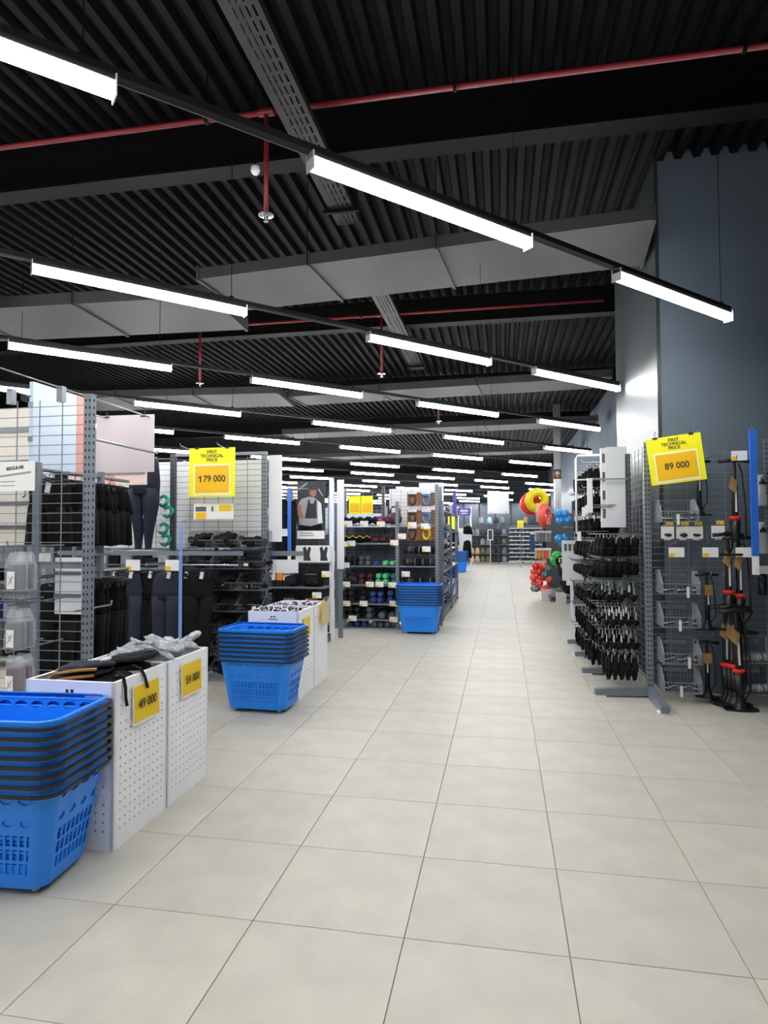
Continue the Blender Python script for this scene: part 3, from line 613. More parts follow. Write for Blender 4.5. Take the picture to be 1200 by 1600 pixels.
# bust
t = thing('mannequin_bust', 'grey mannequin shoulder at the left edge behind the wire panel', 'mannequin', (-3.68, 4.35, 1.6))
obj('torso', MB().loft([ell(0, 0, z, rx, ry, 18) for rx, ry, z in ((.13, .09, 0), (.15, .1, .15), (.18, .11, .28), (.19, .1, .36), (.12, .08, .42), (.05, .05, .45), (.045, .045, .5))]), t, m='grey_goods', smooth=True); obj('stand', MB().bar((0, 0, -.25), (0, 0, .01), .012, 8), t, m='zinc')
# clothing fixture: rails, posts
cf = thing('clothes_rail', 'grey two-tier clothes rail behind the nearest rack', 'clothes rail')
for x, y in ((-3.06, 3.72), (-3.06, 4.4)): obj('post', MB().box(x-.02, x+.02, y-.02, y+.02, 0, 2.0), cf, m='rack')
obj('rail', MB().bar((-3.06, 3.7, 1.955), (-3.06, 4.77, 1.955), .012, 8), cf, m='zinc'); obj('rail', MB().bar((-3.06, 3.7, 1.23), (-3.06, 4.77, 1.23), .012, 8), cf, m='zinc')
obj('base', MB().box(-3.3, -2.8, 3.69, 3.75, 0, .05).box(-3.3, -2.8, 4.37, 4.43, 0, .05), cf, m='rack')
for y in (3.78, 3.86): tagcard(cf, (-3.06, y-.06, 1.36), .09, .06)
def shorts_mesh(m, L=.46, s=0):
    mb = MB(); mb.loft([ell(0, 0, z, rx, ry, 20, .25, 4, s+z*9) for rx, ry, z in ((.15, .022, -.02), (.165, .028, -.05), (.175, .034, -.14), (.18, .036, -.22))])
    for sx in (-1, 1): mb.loft([ell(sx*cx, 0, z, rx, ry, 16, .3, 4, s+sx+z*7) for cx, rx, ry, z in ((.085, .09, .034, -.2), (.092, .093, .036, -.3), (.098, .095, .036, -L+.01), (.098, .085, .028, -L))])
    return lump(mb, s+1, .02, 9).mesh('shorts_cloth', m, True)
def legg_mesh(m, L=.86, s=0):
    mb = MB(); mb.loft([ell(0, 0, z, rx, ry, 18, .2, 3, s+z*7) for rx, ry, z in ((.13, .02, -.01), (.14, .026, -.06), (.155, .03, -.2), (.15, .03, -.27))])
    for sx in (-1, 1): mb.loft([ell(sx*cx, 0, z, rx, ry, 14, .25, 3, s+sx+z*6) for cx, rx, ry, z in ((.075, .08, .03, -.24), (.072, .076, .028, -.45), (.066, .07, .026, -.68), (.06, .062, .022, -L))])
    return lump(mb, s+2, .018, 7).mesh('leggings_cloth', m, True)
HG = MB(); HG.tube([(0, 0, .0), (0, 0, .035), (.018, 0, .055), (.0, 0, .072), (-.016, 0, .058)], .003, 5); HG.tube([(-.17, 0, -.02), (-.1, 0, 0), (0, 0, .008), (.1, 0, 0), (.17, 0, -.02)], .006, 6)
for sx in (-1, 1): HG.box(sx*.13-.014, sx*.13+.014, -.02, .02, -.055, -.012)
HGM = HG.mesh('hanger', 'black_plastic')
TG = MB().box(-.018, .018, -.001, .001, -.035, .035).mesh('swing_tag', 'white_goods')
SH = [shorts_mesh('black_cloth', .46, k*1.7) for k in range(3)]; LG = [legg_mesh('black_cloth', .86, 1), legg_mesh('navy_cloth', .86, 3), legg_mesh('black_cloth', .7, 5)]
def garment(name, cat, mesh, loc, rz, label, group, tg=None):
    t = thing(name, label, cat, loc, rz, group); obj('cloth', mesh, t); obj('hanger', HGM, t)
    if tg: obj('swing_tag', TG, t, tg, (0, .2, .2))
    return t
for i in range(9):
    y = 3.84+.085*i; garment('hanging_shorts', 'shorts', SH[i % 3], (-3.06+random.uniform(-.01, .01), y, 1.895), random.uniform(-.09, .09), 'black shorts hanging first on the upper rail, with a white tag' if i == 0 else 'black shorts packed close on the upper clothes rail', 'shorts on the upper clothes rail', (.03, -.045, -.06) if i == 0 else None)
for i in range(9):
    y = 3.9+.084*i; garment('hanging_trousers', 'trousers', LG[2] if i % 3 else LG[0], (-3.06+random.uniform(-.012, .012), y, 1.17), random.uniform(-.1, .1), 'black trousers hanging first on the lower rail with a white strip tag' if i == 0 else 'black trousers packed close on the lower clothes rail', 'trousers on the lower clothes rail', (.06, -.045, -.12) if i in (0, 9) else None)
# leggings facing the aisle on front hooks + legs form on the shelf
sf = thing('wall_bay', 'grey shelf and hook bay left of the glove bin rack', 'shop rack')
upright(sf, -4.62, 6.40, 2.4); obj('shelf', MB().box(-4.6, -3.6, 5.92, 6.37, 1.318, 1.338), sf, m='rack'); obj('front_rail', MB().box(-4.6, -2.53, 5.9, 5.92, 1.30, 1.345), sf, m='rack')
obj('hook_rail', MB().bar((-4.6, 5.96, 1.20), (-2.6, 5.96, 1.20), .01, 8), sf, m='zinc'); grid(sf, (-4.6, 6.40), (-3.6, 6.40), 1.36, 2.38); obj('back_panel', MB().box(-4.65, -2.56, 6.62, 6.64, 1.36, 2.34), sf, m='white_board')
obj('rail_bracket', MB().box(-4.58, -4.55, 5.94, 6.4, 1.19, 1.215).box(-3.62, -3.58, 5.94, 6.4, 1.19, 1.215), sf, m='rack')
for x in (-3.72, -3.28): tagcard(sf, (x, 5.89, 1.20), .16, .11)
for i, (x, k) in enumerate(((-4.02, 1), (-3.80, 1), (-3.6, 0), (-3.38, 1), (-3.2, 0), (-3.02, 0))):
    garment('hanging_leggings', 'leggings', LG[k], (x, 5.94 if i % 2 else 5.97, 1.13), random.uniform(-.05, .05), f'{"navy" if k == 1 else "black"} leggings hanging full face, {ORD[i]} from left below the legs form', None, (.05, -.04, -.03))
t = thing('legs_form', 'mannequin legs wearing navy leggings on the grey shelf', 'mannequin', (-3.78, 6.1, 1.338))
mb = MB(); mb.loft([ell(x, y, z, rx, ry, 18) for x, y, z, rx, ry in ((.05, 0, .6, .165, .11), (.055, 0, .72, .17, .115), (.07, 0, .85, .145, .1), (.08, 0, .97, .125, .085))])
for sx, pts in ((-1, ((-.028, .0, .66, .088, .1), (-.035, -.01, .5, .088, .085), (-.02, -.03, .36, .068, .065), (.0, -.02, .28, .062, .065), (-.01, 0, .15, .046, .048), (-.02, .01, .02, .032, .034))), (1, ((.128, .0, .66, .088, .1), (.13, .0, .5, .086, .085), (.125, .0, .36, .066, .064), (.11, 0, .28, .062, .064), (.1, .01, .15, .045, .047), (.09, .02, .02, .032, .034)))):
    mb.loft([ell(x, y, z, rx, ry, 16) for x, y, z, rx, ry in pts][::-1])
lg = obj('leggings', mb, t, m='navy_cloth', smooth=True); obj('waist_cap', MB().lathe([(.11, 0), (.1, .03), (.04, .05)], 18, (.08, 0, .965)), t, m='grey_goods', smooth=True)
obj('foot_plate', MB().box(-.1, .18, -.08, .08, 0, .008), t, m='white_steel'); obj('peg', MB().bar((-.02, .01, 0), (-.02, .01, .04), .012, 8).bar((.09, .02, 0), (.09, .02, .04), .012, 8), t, m='white_steel')
for i, (p, q) in enumerate(((255, 783), (262, 800), (255, 826), (258, 844))):
    c = at(p, q, 6.33); t = thing('resistance_band', f'teal exercise band, {ordinal(i, 4)} on the hooks beside the legs form', 'exercise band', c)
    obj('band_coil', MB().tube([(.055*cos(a), .02*sin(3*a), .05*sin(a)+.008*cos(5*a)) for a in [2*pi*k/24 for k in range(24)]], .018, 6, closed=True), t, m='teal', smooth=True); obj('wrap_label', MB().box(-.05, -.01, -.04, -.036, -.03, .03), t, m='paper'); obj('hang_loop', HOOKT, t, (0, .0, .06))
# pale blue pole and other blue strips
def strip(loc, h, r, label, m='blue_strip', tip=True, hk=.1):
    t = thing('blue_divider_strip', label, 'divider strip', loc); obj('strip', MB().box(-r, r, -r*.5, r*.5, (.16 if tip else 0), h), t, m=m)
    if tip: obj('white_tip', MB().box(-r*.9, r*.9, -r*.5, r*.5, 0, .16), t, m='white_steel')
    obj('top_hook', MB().tube([(0, 0, h), (0, 0, h+.03), (.0, .04, h+.04), (0, hk, h+.04)], .004, 5), t, m='zinc')
strip((-2.98, 5.5, 0), 1.6, .014, 'tall pale blue strip standing beside the glove bin rack', 'pale_blue', False)
# ================================================================ rack B: glove bins under the 179 000 sign
BX0, BX1, BY = -3.56, -2.5, 6.40
rb = thing('wire_gondola', 'grey slotted rack of black glove bins under the 179 000 sign', 'shop rack')
upright(rb, BX0, BY, 2.4, m='rack_dark'); upright(rb, BX1, BY, 2.4); grid(rb, (BX0+.03, BY), (BX1-.03, BY), .1, 2.36, m='wire_dark'); foot(rb, (BX1, BY), (BX1, BY-.5)); foot(rb, (BX0, BY), (BX0, BY-.5))
for x in (-3.26, -2.85): arm(rb, (x, BY, 2.40), (x, 6.0, 2.43), .005, .02, 'sign_arm')
obj('top_rail', MB().box(BX0, BX1, BY-.015, BY+.015, 2.37, 2.40), rb, m='rack'); obj('back_panel', MB().box(BX0, BX1, BY+.1, BY+.115, .1, 1.34), rb, m='rack_dark')
price_sign('hanging_price_sign', 'yellow FIRST TECHNICAL PRICE sign reading 179 000 above the glove bins', (-2.90, 5.98, 2.395), .50, .50, '179 000')
t = thing('shelf_label_strip', 'white label strip with two yellow prices under the 179 000 sign', 'label strip', (-2.94, 6.1, 1.75), R(0))
obj('strip', MB().box(-.22, .22, -.002, .002, -.08, .08), t, m='paper'); obj('price_patch', MB().box(-.2, -.08, -.004, -.002, -.075, -.01), t, m='amber'); obj('price_patch', MB().box(.06, .2, -.004, -.002, -.0, .065), t, m='paper_yellow'); obj('photo_patch', MB().box(-.2, -.08, -.004, -.002, .0, .05), t, m='grey_goods'); obj('mark', MB().box(-.02, .0, -.004, -.002, 0, .05), t, m='grey_goods')
obj('clip', MB().box(-.1, -.08, 0, .3, .05, .06).box(.08, .1, 0, .3, .05, .06), t, m='zinc')
glove_lie = GL
for r in range(7):
    z = 1.375-.22*r
    for c in range(3):
        x = -3.12+.285*c
        if c == 2 and r > 5: continue
        wbin((x, BY-.012, z), f'black wire bin of gloves, {ORD[r]} row down, {["left", "middle", "right"][c]} column under the 179 000 sign', False, False)
        for k in range(8 if c < 2 else 4):
            t = thing('glove', f'black knit glove lying in the bins under the 179 000 sign, {ORD[r]} row', 'glove', (x+random.uniform(-.05, .05), BY-.09-.07*(k % 3), z+.04+.03*(k//3)+random.uniform(0, .015)), 0, f'gloves in bin row {r+1} under the 179 000 sign')
            t.rotation_euler = (random.choice((-1, 1))*pi/2+random.uniform(-.3, .3), 0, pi/2*random.choice((-1, 1))+random.uniform(-.5, .5)); o = obj('glove_cloth', GL[k % 2], t, (0, 0, .08)); o.scale = (1.5, 2.2, 1)
            if k in (0, 4): obj('white_tag', MB().box(-.03, .03, -.032, -.028, -.03, .015), t, m='paper')
t = thing('end_board', 'tall white board on the flank of the glove bin rack', 'board', (BX1+.06, BY+.02, 1.43)); obj('face', MB().box(-.02, .12, .0, .03, 0, .93), t, m='white_board'); obj('bracket', MB().box(-.035, -.02, 0, .03, .2, .25).box(-.035, -.02, 0, .03, .7, .75), t, m='zinc')
t = thing('display_bar', 'grey shelf bar jutting right of the glove bin rack', 'shelf bar', (BX1+.03, BY, 1.30)); obj('bar', MB().box(0, .4, -.0, .03, -.02, .03), t, m='rack'); obj('hang_card', MB().box(.05, .35, -.004, .0, -.2, -.06), t, m='white_board')
# ================================================================ backpack shelves and poster (between racks B and D)
CY = 8.6
rc = thing('backpack_bay', 'dark bay of backpacks under the vest poster', 'shop rack'); upright(rc, -3.95, CY+.12, 2.3); obj('white_post', MB().box(-2.42, -2.36, CY+.1, CY+.14, 0, 2.3), rc, m='white_steel'); grid(rc, (-3.92, CY+.12), (-2.4, CY+.12), .1, 2.2); obj('back_panel', MB().box(-3.9, -2.42, CY+.2, CY+.22, .1, 1.5), rc, m='rack_dark')
obj('shelf', MB().box(-3.9, -2.4, CY-.25, CY+.1, .42, .44), rc, m='rack'); obj('shelf', MB().box(-3.9, -2.4, CY-.1, CY+.1, 1.1, 1.115), rc, m='rack'); obj('shelf', MB().box(-3.9, -2.4, CY-.25, CY+.1, .76, .78), rc, m='rack'); obj('plinth', MB().box(-3.9, -2.4, CY-.25, CY+.1, 0, .1), rc, m='rack_dark')
for p, q in ((510, 897), (495, 930)): tagcard(rc, at(p, q, CY-.3), .13, .08)
t = thing('poster', 'tall poster of a man in a dark training vest, white caption below', 'poster', at(486, 842, CY)+Vector((0, .0, 0)))
obj('board', MB().box(-.205, .205, 0, .02, 0, .82), t, m='photo_dark'); obj('caption_strip', MB().box(-.205, .2, -.004, 0, 0, .115), t, m='paper')
def flat(name, pts, d, m): obj(name, MB().poly([(x, -d, z) for x, z in pts], (0, .001, 0)), t, m=m)
flat('printed_streak', [(-.19, .72), (-.06, .8), (-.05, .79), (-.18, .69)], .001, 'grey_print'); flat('printed_streak', [(.1, .7), (.17, .6), (.18, .61), (.11, .72)], .001, 'grey_print')
flat('printed_shirt', [(-.17, .2), (-.19, .5), (-.14, .57), (-.03, .6), (.06, .58), (.13, .52), (.15, .22), (.0, .18)], .0015, 'grey_print'); flat('printed_arm', [(-.19, .32), (-.2, .48), (-.15, .5), (-.13, .36), (-.1, .3), (-.13, .28)], .0025, 'skin')
flat('printed_vest', [(-.09, .29), (-.06, .45), (-.04, .56), (-.02, .56), (-.01, .5), (.04, .5), (.06, .56), (.08, .55), (.08, .42), (.09, .29)], .0035, 'hat_dark'); flat('printed_panel', [(.1, .22), (.1, .54), (.15, .5), (.17, .22)], .0035, 'white_goods')
obj('printed_head', MB().loft([[(.03+.052*cos(2*pi*k/14), y, .66+.065*sin(2*pi*k/14)) for k in range(14)] for y in (-.0045, -.001)]), t, m='skin'); flat('printed_hair', [(-.02, .68), (-.015, .72), (.03, .735), (.08, .71), (.07, .69), (.02, .7)], .0055, 'photo_dark'); flat('printed_trousers', [(-.17, .12), (-.17, .2), (.0, .18), (.15, .22), (.16, .12)], .003, 'black_cloth')
for i, (x, l) in enumerate(((-.17, .2), (-.17, .22))): obj('printed_line', MB().box(x, x+l, -.0055, -.004, .075-.035*i, .09-.035*i), t, m='grey_print')
for i, p in enumerate((478, 504)):
    c = at(p, 851, CY-.02); c.z = 1.116
    t = thing('vest_box', f'white carton printed with a dark vest, {"left" if i == 0 else "right"} one under the poster', 'box', c); obj('carton', MB().box(-.125, .12, -.08, .05, 0, .23), t, m='paper')
    obj('printed_vest', MB().poly([(-.01, -.081, .02), (-.005, -.081, .11), (-.02, -.081, .2), (.02, -.081, .22), (.04, -.081, .16), (.07, -.081, .22), (.1, -.081, .2), (.08, -.081, .1), (.1, -.081, .02)], (0, -.001, 0)), t, m='photo_dark')
def backpack(loc, label, accent):
    t = thing('backpack', label, 'backpack', loc); mb = MB(); mb.loft([ell(0, 0, z, rx, ry, 16) for rx, ry, z in ((.1, .06, 0), (.14, .09, .03), (.145, .1, .12), (.135, .09, .2), (.1, .07, .25), (.04, .03, .27))]); obj('bag', lump(mb, loc[0], .02, 7), t, m='black_cloth', smooth=True)
    obj('front_pocket', MB().loft([ell(0, -.06, z, rx, ry, 14) for rx, ry, z in ((.07, .04, .03), (.095, .055, .05), (.095, .055, .13), (.06, .04, .155))]), t, m='char_cloth', smooth=True); obj('trim', MB().box(-.08, .08, -.118, -.108, .165, .185), t, m=accent); obj('top_loop', MB().tube([(-.04, 0, .26), (-.02, 0, .3), (.02, 0, .3), (.04, 0, .26)], .008, 6), t, m='black_plastic')
bi = 0
for zz, xs in ((.78, (-3.6, -3.3, -2.98, -2.66)), (.44, (-3.6, -3.3, -2.98, -2.66)), (.1, (-3.3, -2.98, -2.66))):
    for j, x in enumerate(xs):
        backpack((x+.07, CY-.12, zz), f'dark backpack, {ORD[j]} from left on the {["upper", "middle", "lowest"][bi]} shelf under the poster', ['steel_grey', 'brown', 'grey_goods'][(bi+j) % 3])
    bi += 1
for i, p in enumerate((436, 447)):
    garment('hanging_trousers', 'trousers', LG[1] if i != 1 else LG[0], at(p, 778, 8.3), .3, f'navy trousers hung {["left of", "behind", "right of"][i]} the blue strip near the poster', None)
for i, p in enumerate((436, 455)):
    c = at(p, 776, 8.28); t = thing('hang_card', f'kraft card over the navy trousers, {"left" if i == 0 else "right"} one', 'card', c); obj('card_face', MB().box(-.05, .05, -.05, -.045, -.06, .08), t, m='kraft'); obj('hang_loop', HOOKT, t, (0, -.04, .08))
r_ = thing('trouser_rail', 'thin rail carrying the navy trousers beside the poster', 'clothes rail'); c = at(448, 772, 8.3); obj('rail', MB().bar((c.x-.25, 8.3, c.z+.07), (c.x+.3, 8.3, c.z+.07), .01, 8), r_, m='zinc'); obj('bracket', MB().bar((c.x-.24, 8.3, c.z+.07), (c.x-.24, 8.72, c.z+.07), .008, 6).bar((c.x+.28, 8.3, c.z+.07), (c.x+.28, 8.72, c.z+.07), .008, 6), r_, m='zinc')
for p, nm in ((435, 'left'), (446, 'right')):
    c = at(p, 832, 8.2); t = thing('shelf_card', f'pale shelf card below the navy trousers, {nm} one', 'card', c); obj('card_face', MB().box(-.07, .07, -.003, .003, -.05, .05), t, m='white_board'); obj('clip', MB().box(-.02, .02, 0, .05, .03, .05), t, m='zinc')
for i, p in enumerate((428, 437, 449)):
    c = at(p, 918, 8.42); c.z = .94; t = thing('goods_carton', f'small boxed item, {ORD[i]} from left beside the backpacks', 'box', c); obj('carton', MB().box(-.05, .05, -.04, .04, -.07, .07), t, m=['white_goods', 'orange', 'white_goods'][i]); obj('dark_base', MB().box(-.05, .05, -.041, .041, -.16, -.07), t, m='black_plastic')
b = at(452, 880, 8.0); strip((b.x, 8.0, b.z), at(452, 762, 8.0).z-b.z, .022, 'bright blue strip with white tip left of the poster', hk=.72)
b = at(521, 878, 8.9); strip((b.x, 8.9, b.z), at(521, 762, 8.9).z-b.z, .02, 'bright blue strip with white tip right of the poster', hk=.1)
t = thing('door_panel', 'narrow white upright board between poster and dumbbell shelves', 'board', (-2.32, 8.9, 0)); obj('face', MB().box(-.04, .06, 0, .03, 1.0, 2.3), t, m='white_board'); obj('post', MB().box(-.03, .03, .03, .07, 0, 2.3), t, m='rack')
t = thing('hang_label', 'small yellow-green label strip hung beside the dumbbell shelves', 'label', at(517, 872, 8.95)); obj('strip', MB().box(-.03, .03, -.002, .002, -.18, .12), t, m='cream'); obj('label_patch', MB().box(-.03, .03, -.004, -.002, -.2, -.12), t, m='ring_yellow')
# ================================================================ rack D: dumbbell shelves
DY = 9.86; D0, D1, D2 = -2.62, -1.63, -1.0
rd = thing('dumbbell_shelving', 'grey shelving of dumbbells facing the camera down the aisle', 'shop rack')
for x, h in ((D0, 2.02), (D1, 2.02), (D2, 2.28)): upright(rd, x, DY, h, m='rack')
upright(rd, -1.96, DY+.55, 2.3, m='rack_dark'); upright(rd, D2, DY+.55, 2.28); upright(rd, D0, DY+.55, 2.28)
grid(rd, (D0, DY+.5), (D2, DY+.5), .1, 2.25, m='wire'); obj('back_panel', MB().box(-1.86, -1.3, DY+.58, DY+.6, 1.3, 2.26), rd, m='white_board'); obj('lower_back', MB().box(D0, D2, DY+.56, DY+.58, .1, 1.62), rd, m='rack_dark')
SZ = (1.66, 1.36, 1.0, .70, .40, .15, .02)
for z in SZ: obj('shelf', MB().box(D0+.03, D1-.03, DY-.02, DY+.48, z-.02, z), rd, m='rack')
for z in (1.0, .70, .40, .15, .02): obj('shelf', MB().box(D1+.03, D2-.03, DY-.02, DY+.48, z-.02, z), rd, m='rack')
for p, q in ((544, 818), (569, 818), (595, 819), (538, 850), (549, 849), (616, 848), (540, 883), (541, 913), (578, 913), (593, 913), (613, 914), (541, 943), (568, 943), (615, 943), (551, 966), (615, 968), (634, 897), (666, 858), (628, 838), (644, 820), (664, 822)): tagcard(rd, at(p, q, DY-.06), .13, .085)
def dumb_mesh(m, r, L):
    return MB().lathe([(r*.75, -L*.5), (r, -L*.44), (r, -L*.22), (r*.8, -L*.18)], 10, (0, 0, r), 'y').mesh('weight_head', m), MB().lathe([(.014, -L*.2), (.017, 0), (.014, L*.2)], 8, (0, 0, r), 'y').mesh('grip', 'black_plastic')
DBm = {}
def dumbbell(loc, label, m, r, L, group):
    k = (m, r, L)
    if k not in DBm: DBm[k] = dumb_mesh(m, r, L)
    t = thing('dumbbell', label, 'dumbbell', loc, random.uniform(-.06, .06), group); obj('weight_head', DBm[k][0], t); obj('weight_head', DBm[k][0], t, (0, 0, 0), (0, 0, pi)); obj('grip', DBm[k][1], t)
def row(x0, x1, z, n, m, r, L, what, shelf, layers=1):
    n = max(1, min(n, int(abs(x1-x0)/(2*r+.006))))
    for l in range(layers):
        for i in range(n): dumbbell((x0+(x1-x0)*(i+.5)/n, DY+.16, z+l*2*r), f'{what} on the {shelf} dumbbell shelf', m, r, L, f'{what} on the {shelf} shelf')
X = lambda p: at(p, 900, DY+.1).x
row(X(534), X(560), 1.0, 5, 'rubber', .035, .2, 'black dumbbell', 'third', 2); row(X(560), X(580), 1.0, 4, 'steel_grey', .04, .2, 'grey dumbbell', 'third', 2); row(X(581), X(595), 1.0, 3, 'cobalt', .04, .2, 'navy dumbbell', 'third'); row(X(596), X(620), 1.0, 4, 'mint', .04, .22, 'mint green dumbbell', 'third')
row(X(560), X(585), .70, 4, 'maroon', .045, .24, 'raspberry dumbbell', 'fourth', 2); row(X(586), X(608), .70, 4, 'mint', .045, .24, 'mint green dumbbell', 'fourth', 2); row(X(609), X(622), .70, 2, 'teal_cloth', .045, .24, 'dark teal dumbbell', 'fourth', 2)
row(X(533), X(556), .40, 4, 'rubber', .05, .26, 'black dumbbell', 'fifth', 2); row(X(578), X(600), .40, 4, 'cobalt', .05, .26, 'blue dumbbell', 'fifth', 2); row(X(601), X(621), .40, 3, 'cobalt', .055, .26, 'large blue dumbbell', 'fifth', 2)
row(X(533), X(565), .15, 5, 'rubber', .05, .28, 'black dumbbell', 'sixth', 2); row(X(568), X(588), .15, 3, 'steel_grey', .05, .28, 'grey dumbbell', 'sixth', 2); row(X(589), X(621), .15, 4, 'steel_grey', .06, .28, 'large grey dumbbell', 'sixth', 1)
row(X(542), X(575), .02, 5, 'cobalt', .045, .26, 'dark blue dumbbell', 'lowest', 1); row(X(580), X(621), .02, 5, 'steel_grey', .05, .26, 'grey dumbbell', 'lowest', 1)
def kettle(loc, label, m, s=1):
    t = thing('kettlebell', label, 'kettlebell', loc); obj('bell', MB().lathe([(.05*s, 0), (.085*s, .03*s), (.092*s, .075*s), (.07*s, .125*s), (.03*s, .145*s)], 14), t, m=m, smooth=True); obj('handle', MB().tube([(-.055*s, 0, .12*s), (-.06*s, 0, .18*s), (-.03*s, 0, .215*s), (.03*s, 0, .215*s), (.06*s, 0, .18*s), (.055*s, 0, .12*s)], .014*s, 7), t, m=m, smooth=True)
for i, (p, z, m, s) in enumerate(((552, .70, 'rubber', 1), (540, .70, 'rubber', .8), (566, .40, 'rubber', .9), (617, 1.66, 'maroon', 1.3))): kettle((X(p), DY+.12, z), ['black kettlebell beside the raspberry dumbbells', 'small black kettlebell at the left post of the dumbbell shelving', 'black kettlebell between black and blue dumbbells', 'dark maroon kettlebell on the top dumbbell shelf'][i], m, s)
def softbag(loc, label, m, s=1, trim=None, cat='bag', group=None):
    t = thing('soft_pack', label, cat, loc, 0, group); mb = MB().ball((0, 0, .065*s), 1, 12, 7, (.075*s, .08*s, .06*s)); obj('body', lump(mb, loc[0]*9, .02, 9), t, m=m, smooth=True); obj('strap', MB().tube([(-.06*s, -.06*s, .09*s), (0, -.085*s, .125*s), (.06*s, -.06*s, .085*s)], .009*s, 5), t, m=trim or 'black_plastic')
for i, (p, m, tr) in enumerate(((541, 'black_cloth', None), (553, 'char_cloth', None), (565, 'black_cloth', 'olive'), (576, 'black_cloth', None), (588, 'char_cloth', None), (595, 'pink', None), (606, 'maroon', None))): softbag((X(p), DY+.1, 1.66), f'{"pink" if m == "pink" else "maroon" if m == "maroon" else "black"} ankle weight pack, {ORD[i]} from left on the top dumbbell shelf', m, 1, tr, 'weights')
for i, (p, m, tr) in enumerate(((542, 'black_cloth', 'ring_yellow'), (553, 'black_cloth', 'ring_yellow'), (564, 'black_cloth', 'ring_yellow'), (575, 'black_cloth', 'orange'), (587, 'maroon', None), (598, 'maroon', None), (609, 'maroon', None), (618, 'maroon', None))): softbag((X(p), DY+.1, 1.36), f'{"maroon" if m == "maroon" else "black"} wrist weight with {"dark" if not tr else "bright"} strap, {ORD[i]} from left on the second dumbbell shelf', m, .95, tr, 'weights')
for p, q in ((567, 798),):
    c = at(p, 775, DY+.42)
    for i in range(2):
        t = thing('rear_price_sign', f'plain yellow price sign behind the dumbbell shelves, {"left" if i == 0 else "right"} of two', 'price sign', (c.x-.14+.21*i, DY+.42, c.z)); obj('panel', MB().box(-.1, .1, -.003, .003, -.3, 0), t, m='yellow'); obj('price_card', MB().box(-.08, .08, -.005, -.003, -.27, -.12), t, m='amber'); obj('clip', MB().box(-.02, .02, -.006, .006, 0, .02), t, m='black_plastic')
# right bay: brown card-backed mitts, straps below
for r in range(3):
    for c_ in range(2):
        p = at(657-13+c_*22+0, (772, 800, 826)[r], DY+.02); lb = f'brown card pack with {["a dark mitt", "a blue loop" if r < 2 else "a lime loop"][c_]}, {["top", "middle", "lowest"][r]} row of the right dumbbell bay'
        t = thing('mitt_pack', lb, 'pack', p); obj('card_back', MB().box(-.085, .085, .03, .045, -.19, .03), t, m='brown'); obj('side_wing', MB().poly([(.085, .03, -.19), (.14, .0, -.17), (.14, .0, .02), (.085, .03, .03)], (0, .008, 0)), t, m='brown')
        obj('loop', MB().tube([(.05*cos(a)-.0, .01, -.09+.075*sin(a)) for a in [pi+pi*k/10 for k in range(11)]]+[(.05, .01, -.02), (-.05, .01, -.02)], .018, 6, closed=True), t, m=('photo_dark' if c_ == 0 else ('ball_blue' if r < 2 else 'ring_yellow')), smooth=True); obj('header', MB().box(-.07, .07, .0, .03, .0, .05), t, m='white_goods')
        arm(rd, (p.x, DY+.5, p.z+.05), (p.x, DY-.0, p.z+.05), .004, .02)
for i, (z, n) in enumerate(((1.0, 4), (.70, 3), (.40, 3), (.15, 3), (1.19, 3))):
    for k in range(n):
        t = thing('rolled_strap', f'dark rolled strap on the {["third", "fourth", "fifth", "lowest", "hook"][i]} level of the right dumbbell bay', 'strap', (D1+.1+(D2-D1-.14)*(k+.5)/n, DY+.1, z), random.uniform(-.3, .3), f'straps on level {i+1} of the right dumbbell bay')
        obj('roll', lump(MB().lathe([(.02, -.09), (.055, -.085), (.06, 0), (.055, .085), (.02, .09)], 12, (0, 0, .058), 'x'), k, .012, 12), t, m=['rubber', 'black_cloth', 'char_cloth'][k % 3], smooth=True); obj('band', MB().lathe([(.064, -.012), (.064, .012)], 12, (0, 0, .058), 'x'), t, m='steel_grey')
    if i == 4:
        for k in range(n): arm(rd, (D1+.1+(D2-D1-.14)*(k+.5)/n, DY+.5, 1.185), (D1+.1+(D2-D1-.14)*(k+.5)/n, DY+.0, 1.185), .004, .02)
# ================================================================ right side: rack F (black sports supports along the aisle) and rack G (pumps)
FX, FY = 1.335, 6.24
rf = thing('wire_gondola', 'grey slotted rack of black supports running along the right of the aisle', 'shop rack')
FYS = (7.14, 8.04, 8.94)
for y in FYS: upright(rf, FX, y, 2.36, m='rack_dark')
ys = (FY,)+FYS
for a, b in zip(ys, ys[1:]): grid(rf, (FX+.01, a+.03), (FX+.01, b-.03), .12, 2.34)
foot(rf, (FX, 7.12), (.83, 7.1)); foot(rf, (FX, 8.04), (.86, 8.04)); foot(rf, (FX, 8.94), (.86, 8.94))
# rows of hook arms reaching into the aisle
def hookrow(y, z, items, L=.44, lab='', x0=FX, grp=None, dx=None):
    arm(rf, (x0, y, z), (x0-L, y, z), .0055, .03); n = len(items)
    for i, pr in enumerate(items):
        x = x0-.07-(L-.1)*(i+.2)/n; pr.put(lab, (x, y, z-.036), pi/2+random.uniform(-.5, .2) if pr is not RP else random.uniform(-.3, .3)+.9, grp)
bay1 = ((1.50, KP, 'lumpy black knee support on the highest hook row of the near support bay', 5), (1.27, RP, 'coiled black belt on the second hook row of the near support bay', 5), (1.04, WP, 'black wrist wrap with white card on the third hook row of the near bay', 3), (.80, WP, 'black wrist wrap with white card on the fourth hook row of the near bay', 5), (.58, WP, 'black wrist wrap with white card on the lowest hook row of the near bay', 5))
for z, pr, lb, n in bay1:
    for y in (6.46, 6.72, 6.96): hookrow(y, z, [pr]*n, .44, lb, grp=lb.split(' on the ')[1])
